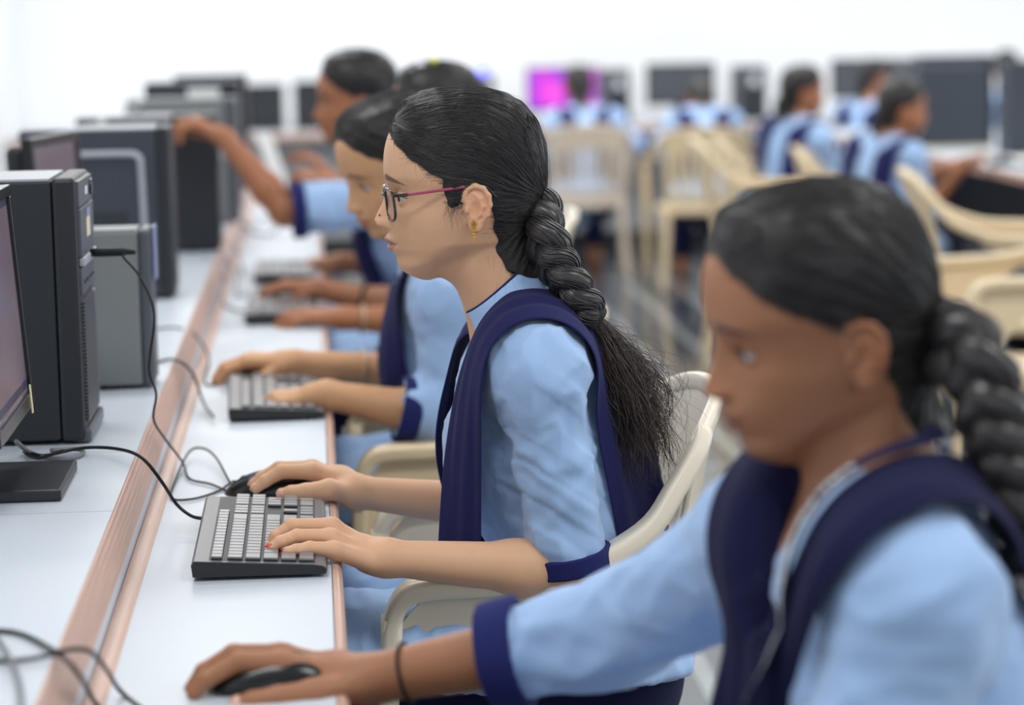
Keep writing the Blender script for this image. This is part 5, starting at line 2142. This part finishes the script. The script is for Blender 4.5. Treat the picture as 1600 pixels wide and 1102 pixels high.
# --- the nearest student, out of focus at the right
Y0 = 1.95
S0L, S0R = at(1440, 945, Y=1.82), at(1215, 835, Y=2.12)
E0R, W0R = at(940, 996, Y=2.27), at(575, 1062, Y=2.335)
hR0 = []
hR0.append((fing(at(530, 1056, Y=2.335), at(440, 1036, Y=2.325), at(372, 1034, Y=2.318), at(322, 1062, Y=2.312), at(303, 1084, Y=2.31)), mmr(13, 11, 9.4, 8.2, 6.8)))
hR0.append((fing(at(530, 1048, Y=2.35), at(438, 1024, Y=2.35), at(365, 1022, Y=2.348), at(318, 1050, Y=2.345), at(299, 1076, Y=2.342)), mmr(13, 11, 9.4, 8.2, 6.8)))
hR0.append((fing(at(530, 1048, Y=2.365), at(444, 1024, Y=2.375), at(375, 1024, Y=2.38), at(330, 1050, Y=2.38), at(312, 1070, Y=2.378)), mmr(13, 10.5, 9, 8, 6.6)))
hR0.append((fing(at(532, 1052, Y=2.375), at(455, 1032, Y=2.395), at(400, 1036, Y=2.402), at(365, 1056, Y=2.402), at(345, 1072, Y=2.40)), mmr(12, 9.5, 8.2, 7.2, 6)))
hR0.append((fing(at(545, 1075, Y=2.32), at(490, 1085, Y=2.305), at(435, 1090, Y=2.295), at(395, 1096, Y=2.292), at(372, 1100, Y=2.292)), mmr(14, 13.5, 11, 9.6, 7.6)))
E0L = at(1330, 1240, Y=1.80)
W0L = at(980, 1230, Y=1.98)
p0 = Person('nearest student, blurred, with black thread on her wrist and a lanyard', at(1308, 548, Y=2.0), 187, pitch=8, body_h=200, skin='skin_b', scale=.955,
            Nb=at(1392, 815, Y=1.985), S=(S0L, S0R), E=(E0L, E0R), W=(W0L, W0R), P=at(1470, 1600, Y=2.0),
            hands=[hand_chain(W0L, V3(-1, .25, -.12), V3(0, 0, 1), 1, (20, 30, 20)), hR0],
            knee=(at(1470, 1600, Y=2.0) + V3(-.40, -.16, .03), at(1470, 1600, Y=2.0) + V3(-.42, .08, .03)),
            sl_ext=(.2, .47), sl_r=(.058, .051, .043), girth=.95)
p0.gaze = 4
p0.arm_r = (.042, .034, .0325, .0225)
p0.cuff_w = .032
p0.vneck = .10
HAIRLINE = HAIRLINE_SWEPT
p0.build_body(.0024, .0022, .010, fine_hands=(False, True))
p0.build_eyes(16)
p0.build_hair(1.8, 1500, 3, rad=.42)
p0.build_kurta(.006, seed=4, wr=(.006, .0035), cuff_h=.004)
p0.build_salwar(.014)
p0.thumb_n = V3(0, -.6, .8)
p0.nails(1, (4,), 'nail')
p0.collar('navy_dark', r=.062, hgt=.04)
# dupatta, both shoulders
o0 = [at(1262, 1180, Y=1.86), at(1275, 1080, Y=1.83), at(1300, 960, Y=1.80), at(1345, 885, Y=1.79), at(1420, 848, Y=1.80), at(1490, 845, Y=1.83), at(1535, 890, Y=1.87), at(1570, 980, Y=1.90), at(1592, 1100, Y=1.92)]
i0 = [at(1130, 1190, Y=1.90), at(1165, 1080, Y=1.88), at(1205, 970, Y=1.86), at(1250, 865, Y=1.86), at(1335, 775, Y=1.88), at(1460, 722, Y=1.92), at(1545, 790, Y=1.97), at(1595, 880, Y=1.99), at(1640, 1000, Y=2.0)]
p0.ribbon(o0, i0, rows=44, cols=15, off=.015, fold=.005, nf=1.8, mat='navy_dark', seed=2)
o0 = [at(1085, 1200, Y=2.02), at(1115, 1080, Y=2.02), at(1150, 960, Y=2.04), at(1172, 850, Y=2.07), at(1190, 770, Y=2.09), at(1230, 728, Y=2.12), at(1300, 740, Y=2.16), at(1380, 800, Y=2.18)]
i0 = [at(1190, 1200, Y=1.95), at(1205, 1080, Y=1.94), at(1225, 960, Y=1.95), at(1248, 850, Y=1.98), at(1272, 770, Y=2.0), at(1300, 725, Y=2.04), at(1350, 735, Y=2.10), at(1420, 790, Y=2.14)]
p0.ribbon(o0, i0, rows=44, cols=15, off=.015, fold=.005, nf=1.8, mat='navy_dark', seed=3)
# lanyard: dark strap with pale woven marks
lp = spline([at(1468, 668, Y=1.93), at(1430, 730, Y=1.905), at(1375, 800, Y=1.88), at(1310, 850, Y=1.86), at(1262, 900, Y=1.85), at(1225, 970, Y=1.85), at(1195, 1040, Y=1.85), at(1160, 1110, Y=1.855), at(1130, 1180, Y=1.86)], 70)
for _ in range(4):
    d_ = p0.cover(lp)
    g_ = grad(p0.cover, lp, .004)
    lp = lp + g_ / (np.linalg.norm(g_, axis=1)[:, None] + 1e-9) * np.clip(.027 - d_, 0, .03)[:, None]
g_ = grad(p0.cover, lp, .004)
V, F = sweep_mesh(lp, g_, rrect(.016, .0016, .0006))
ly = obj('lanyard', V, F, M['navy_dark'], p0.root)
mb = MB()
T_ = np.gradient(lp, axis=0)
T_ /= np.linalg.norm(T_, axis=1)[:, None]
gn = g_ / (np.linalg.norm(g_, axis=1)[:, None] + 1e-9)
S_ = np.cross(T_, gn)
rr_ = np.random.default_rng(3)
for i in range(20, 66):
    for j in range(6):
        c = lp[i] + gn[i] * .0012 + S_[i] * rr_.uniform(-.0035, .0035) + T_[i] * rr_.uniform(-.003, .003)
        mb.add([c - T_[i] * .002 - S_[i] * .001, c + T_[i] * .002 - S_[i] * .001, c + T_[i] * .002 + S_[i] * .001, c - T_[i] * .002 + S_[i] * .001], [(0, 1, 2, 3)])
solidify(mb.build('woven_marks', M['white_label'], ly), .0004)
bp = [p0.hw((-78, 4, 0)), at(1520, 560, Y=1.93), at(1543, 630, Y=1.92), at(1566, 710, Y=1.915), at(1592, 790, Y=1.91), at(1625, 880, Y=1.91)]
bo, (bv, bf) = braid(bp, .040, p0.hairo, 'hair', pitch=.085, seed=6, taper=.85, strands=5)
obj('braid_locks', bv, bf, M['hair'], bo)
wt = at(634, 1056, Y=2.325)
ax = (E0R - W0R) / np.linalg.norm(E0R - W0R)
mb = MB()


def ring(c, axis, r, w, name, mat, parent, n=36):
    axis = axis / np.linalg.norm(axis)
    a = np.cross(axis, V3(0, 0, 1))
    a /= np.linalg.norm(a)
    b = np.cross(axis, a)
    P = [c + (a * math.cos(t) + b * math.sin(t)) * r for t in np.linspace(0, 2 * math.pi, n)]
    V, F = tube_mesh(P, w, 8, False)
    return obj(name, V, F, M[mat], parent)


wc = W0R + (E0R - W0R) * (np.linalg.norm(at(640, 1060, Y=2.33) - W0R) / np.linalg.norm(E0R - W0R))
ring(wc, ax, .0275, .0016, 'wrist_thread', 'thread', p0.root)

# --- the second student along the desk
T2 = at(639, 279, Y=4.2)
p2 = Person('second student along the desk looking down at her keyboard, pale bangle', T2, 200, pitch=17, body_h=185, skin='skin_c',
            Nb=at(690, 425, Y=4.25), S=(at(702, 470, Y=4.08), at(705, 455, Y=4.42)), E=(at(705, 655, Y=4.06), at(672, 590, Y=4.46)),
            W=(at(512, 617, Y=4.04), at(462, 568, Y=4.40)), P=at(770, 790, Y=4.27), sl_ext=(.42, .38), sl_r=(.054, .052, .047), girth=.95,
            hands=[hand_chain(at(512, 617, Y=4.04), V3(-1, .10, -.10), V3(.1, -.25, 1), 1, [(20, 34, 20), (24, 38, 22), (22, 40, 22), (18, 36, 22)], thumb=(30, -12)),
                   hand_chain(at(462, 568, Y=4.40), V3(-1, .12, .10), V3(0, -.15, 1), -1, [(22, 34, 18), (22, 36, 20), (24, 38, 22), (26, 38, 22)], thumb=(28, -25))])
p2.gaze = 30
p2.cuff_w = .03
p2.build_body(.0026, .0024, .012)
p2.build_eyes(14)
p2.build_hair(1.8, 900, 5, rad=.4)
p2.build_kurta(.007, seed=7, wr=(.005, .003), cuff_h=.004)
p2.build_salwar(.014)
for k in (0, 1):
    p2.build_sash(k)
p2.collar()
tail([p2.hw((-80, 0, -10)), p2.hw((-100, 0, -60)), p2.hw((-90, 10, -140)), p2.hw((-85, 10, -230))], .018, .02, 160, p2.hairo, 'hair', seed=3, rad=.0009)
ring(p2.Wr[1] + (p2.E[1] - p2.Wr[1]) * .47, p2.E[1] - p2.Wr[1], .034, .0022, 'bangle', 'bangle', p2.root)

# --- third and fourth students
p3 = Person('third student along the desk, two bangles, mostly hidden behind the others', at(692, 205, Y=5.35), 182, body_h=180, skin='skin_d',
            S=(at(725, 345, Y=5.2), at(725, 335, Y=5.52)), Nb=at(720, 305, Y=5.38), E=(at(700, 505, Y=5.22), at(650, 485, Y=5.58)), W=(at(540, 497, Y=5.2), at(500, 452, Y=5.62)), P=at(760, 600, Y=5.4), sl_ext=(.12, .2),
            hands=[hand_chain(at(540, 497, Y=5.2), V3(-1, .10, .10), V3(0, -.2, 1), 1, [(12, 30, 18), (16, 34, 20), (14, 36, 22), (12, 32, 20)], thumb=(30, -12)),
                   hand_chain(at(500, 452, Y=5.62), V3(-1, .08, .12), V3(0, -.2, 1), -1, [(20, 34, 18), (22, 36, 20), (24, 38, 22), (26, 38, 22)], thumb=(28, -25))])
p3.build_body(.0045, .0028, .014)
p3.build_eyes(10)
p3.build_hair(3.5, 300, 7, rad=.6)
p3.build_kurta(.010, seed=9, cuff_h=.005)
p3.build_salwar(.02)
for k in (0, 1):
    p3.build_sash(k, rows=18, cols=5)
ring(p3.Wr[0] + (p3.E[0] - p3.Wr[0]) * .16, p3.E[0] - p3.Wr[0], .029, .003, 'bangle', 'bangle', p3.root)
ring(p3.Wr[1] + (p3.E[1] - p3.Wr[1]) * .45, p3.E[1] - p3.Wr[1], .036, .003, 'bangle', 'thread', p3.root)
for q, mt in (((46, 40, 136), 'clip_silver'), ((20, 50, 146), 'clip_yellow')):
    q = np.array(q, float)
    V, F = tube_mesh(p3.hw([q - V3(9, 0, 0), q - V3(7, 0, -1), q + V3(7, 0, 1), q + V3(9, 0, 0)]), [.002, .006, .006, .002], 10)
    obj('hair_clip', V, F, M[mt], p3.hairo)

p4 = Person('fourth student along the desk reaching up to touch a slate tower', at(566, 172, Y=6.15), 182, body_h=180, skin='skin_d',
            S=(at(628, 310, Y=6.0), at(632, 305, Y=6.30)), Nb=at(612, 270, Y=6.17), E=(at(446, 330, Y=5.98), at(640, 420, Y=6.42)), W=(at(352, 216, Y=6.02), at(535, 410, Y=6.42)), P=at(690, 530, Y=6.2), sl_ext=(-.06, .15), sl_r=(.060, .062, .055),
            hands=[hand_chain(at(352, 216, Y=6.02), V3(-.75, .15, .42), V3(.3, -.2, 1), 1, [(35, 40, 25), (38, 42, 25), (40, 45, 25), (42, 48, 25)], thumb=(25, -30)),
                   hand_chain(at(535, 410, Y=6.42), V3(-1, -.05, -.02), V3(0, -.3, 1), -1, [(25, 38, 22), (28, 40, 22), (30, 42, 22), (30, 44, 22)], thumb=(28, -25))])
p4.build_body(.0045, .003, .014)
p4.build_eyes(10)
p4.build_hair(3.5, 300, 8, rad=.6)
p4.build_kurta(.010, seed=11, cuff_h=.005)
p4.build_salwar(.02)
for k in (0, 1):
    p4.build_sash(k, rows=18, cols=5)
p5 = Person('fifth student at the far end of the long desk with raised forearms', at(648, 196, Y=7.4), 184, body_h=180, skin='skin_d',
            E=(at(600, 335, Y=7.25), at(590, 330, Y=7.55)), W=(at(530, 292, Y=7.22), at(520, 282, Y=7.55)),
            hands=[hand_chain(at(530, 292, Y=7.22), V3(-.8, 0, .35), V3(.3, -.3, 1), 1, (25, 40, 25)), hand_chain(at(520, 282, Y=7.55), V3(-.6, 0, .7), V3(.6, -.3, .6), -1, (25, 40, 25))], sl_ext=(.05, .05))
p5.build_body(.006, .004, .016)
p5.build_hair(3.5)
p5.build_kurta(.012, seed=12, cuff_h=.006)
p5.build_salwar(.022)
for k in (0, 1):
    p5.build_sash(k, rows=14, cols=5)


# --- students of the back and right rows
def far_student(label, T, h, pitch=0, body_h=None, sash=True, nav='navy', hair=3.5, bun=True, **J):
    p = Person(label, T, h, pitch=pitch, body_h=body_h, skin='skin_d', **J)
    p.build_body(.005, .004, .016)
    p.build_hair(hair)
    p.build_kurta(.012, seed=int(T[0] * 10) % 97, cuff_h=.006, wr=(.003, .002))
    p.build_salwar(.022)
    if sash:
        for k in (0, 1):
            p.build_sash(k, rows=18, cols=7, mat=nav, off=.018)
    if bun:
        tail([p.hw((-78, 0, 5)), p.hw((-98, 0, -30)), p.hw((-92, 0, -90)), p.hw((-88, 0, -170))], .016, .018, 70, p.hairo, 'hair', seed=3, rad=.0016)
    return p


def arms(S, E, W, cur=(22, 30, 20), up=V3(0, 0, 1)):
    return dict(S=S, E=E, W=W, hands=[hand_chain(W[k], W[k] - E[k] + V3(0, 0, -.02), up, (1, -1)[k], cur) for k in (0, 1)])


ya = 13.9
far_student('student from behind working at the magenta screen', at(905, 142, Y=ya), 90, pitch=12,
            Nb=at(912, 176, Y=ya - .06), P=at(914, 318, Y=ya - .2), sl_ext=(.9, .9),
            **arms((at(868, 190, Y=ya - .06), at(960, 188, Y=ya - .06)), (at(862, 236, Y=ya + .1), at(986, 232, Y=ya + .06)), (at(875, 220, Y=ya + .6), at(994, 218, Y=ya + .62))))
yb = 13.25
far_student('student from behind bending her head down at the back wall desk', at(1095, 160, Y=yb), 90, pitch=38,
            Nb=at(1097, 180, Y=yb - .1), P=at(1105, 320, Y=yb - .28), sl_ext=(.9, .9),
            **arms((at(1055, 193, Y=yb - .1), at(1143, 190, Y=yb - .1)), (at(1036, 232, Y=yb + .06), at(1160, 228, Y=yb + .06)), (at(1034, 216, Y=yb + 1.28), at(1140, 216, Y=yb + 1.28))))
yc = 11.1
far_student('farther student at the right bench in profile facing right', at(1249, 152, Y=yc), 8, body_h=42,
            Nb=at(1243, 194, Y=yc), P=at(1222, 352, Y=yc), sl_ext=(.5, .5),
            **arms((at(1202, 212, Y=yc + .12), at(1282, 220, Y=yc - .12)), (at(1215, 290, Y=yc + .3), at(1304, 292, Y=yc - .06)), (at(1318, 262, Y=yc + .2), at(1345, 262, Y=yc - .15))))
yd = 10.0
far_student('nearer student at the right bench reaching for a mouse', at(1404, 180, Y=yd), 4, pitch=-2, body_h=42,
            Nb=at(1384, 224, Y=yd), P=at(1356, 410, Y=yd), sl_ext=(.1, .15), nav='navy',
            **arms((at(1338, 240, Y=yd + .12), at(1424, 248, Y=yd - .12)), (at(1352, 325, Y=yd + .3), at(1446, 330, Y=yd - .06)), (at(1475, 262, Y=yd + .25), at(1494, 272, Y=yd - .12))))
ye = 13.7
far_student('small distant student with navy sash at the far right of the back row', at(1362, 126, Y=ye), 30, body_h=40, hair=6.0, scale=.85)
yf = 14.2
far_student('distant student partly hidden behind the big dark tower at the right edge', at(1572, 112, Y=yf), 70, body_h=70, hair=6.0, scale=.85)
# the greyish chair gets a greyer plastic of its own
for _c in [o for o in COL.objects if o.parent == cg]:
    for _o in [_c] + [o for o in COL.objects if o.parent == _c]:
        _o.data = _o.data.copy()
        _o.data.materials[0] = M['chair_grey']
# ------------------------------------------------------------------ light and camera
def area(name, loc, rot, sx, sy, e, col=(1, 1, 1)):
    l = bpy.data.lights.new(name, 'AREA')
    l.shape = 'RECTANGLE'
    l.size, l.size_y, l.energy, l.color = sx, sy, e, col
    o = bpy.data.objects.new(name, l)
    COL.objects.link(o)
    o.location, o.rotation_euler = loc, rot
    return o


for i, (x, y) in enumerate([(x, y) for x in (-.6, 1.8, 4.2) for y in (1.5, 4.5, 7.5, 10.5, 13.3)]):
    area('ceiling_lamp_light', (x, y, 3.12), (0, 0, 0), 1.2, .5, 25 if y < 9 else 34 if y < 12 else 54, (1.0, .985, .96))
area('window_light', (6.3, 5.0, 1.8), (0, math.radians(90), 0), 2.0, 7.0, 70, (.92, .96, 1.0))
w = bpy.data.worlds.new('daylight')
bpy.context.scene.world = w
w.use_nodes = True
w.node_tree.nodes['Background'].inputs[0].default_value = (.90, .95, 1.0, 1)
w.node_tree.nodes['Background'].inputs[1].default_value = .85

cd = bpy.data.cameras.new('camera')
co = bpy.data.objects.new('camera', cd)
COL.objects.link(co)
mw = Matrix.Identity(4)
for i in range(3):
    mw[i][0], mw[i][1], mw[i][2], mw[i][3] = C_R[i], C_U[i], -C_F[i], CAM[i]
co.matrix_world = mw
cd.sensor_width = 36
cd.lens = 36 * FPX / 1600
cd.clip_start = .05
cd.dof.use_dof = True
cd.dof.focus_distance = 3.02
cd.dof.aperture_fstop = 3.1
cd.dof.aperture_blades = 9
sc = bpy.context.scene
sc.camera = co
sc.view_settings.view_transform = 'Standard'
sc.view_settings.look = 'None'
sc.view_settings.exposure = 0.0
sc.view_settings.gamma = 1.0
sc.view_settings.use_curve_mapping = False
sc.cycles.use_denoising = True
sc.cycles.max_bounces = 6
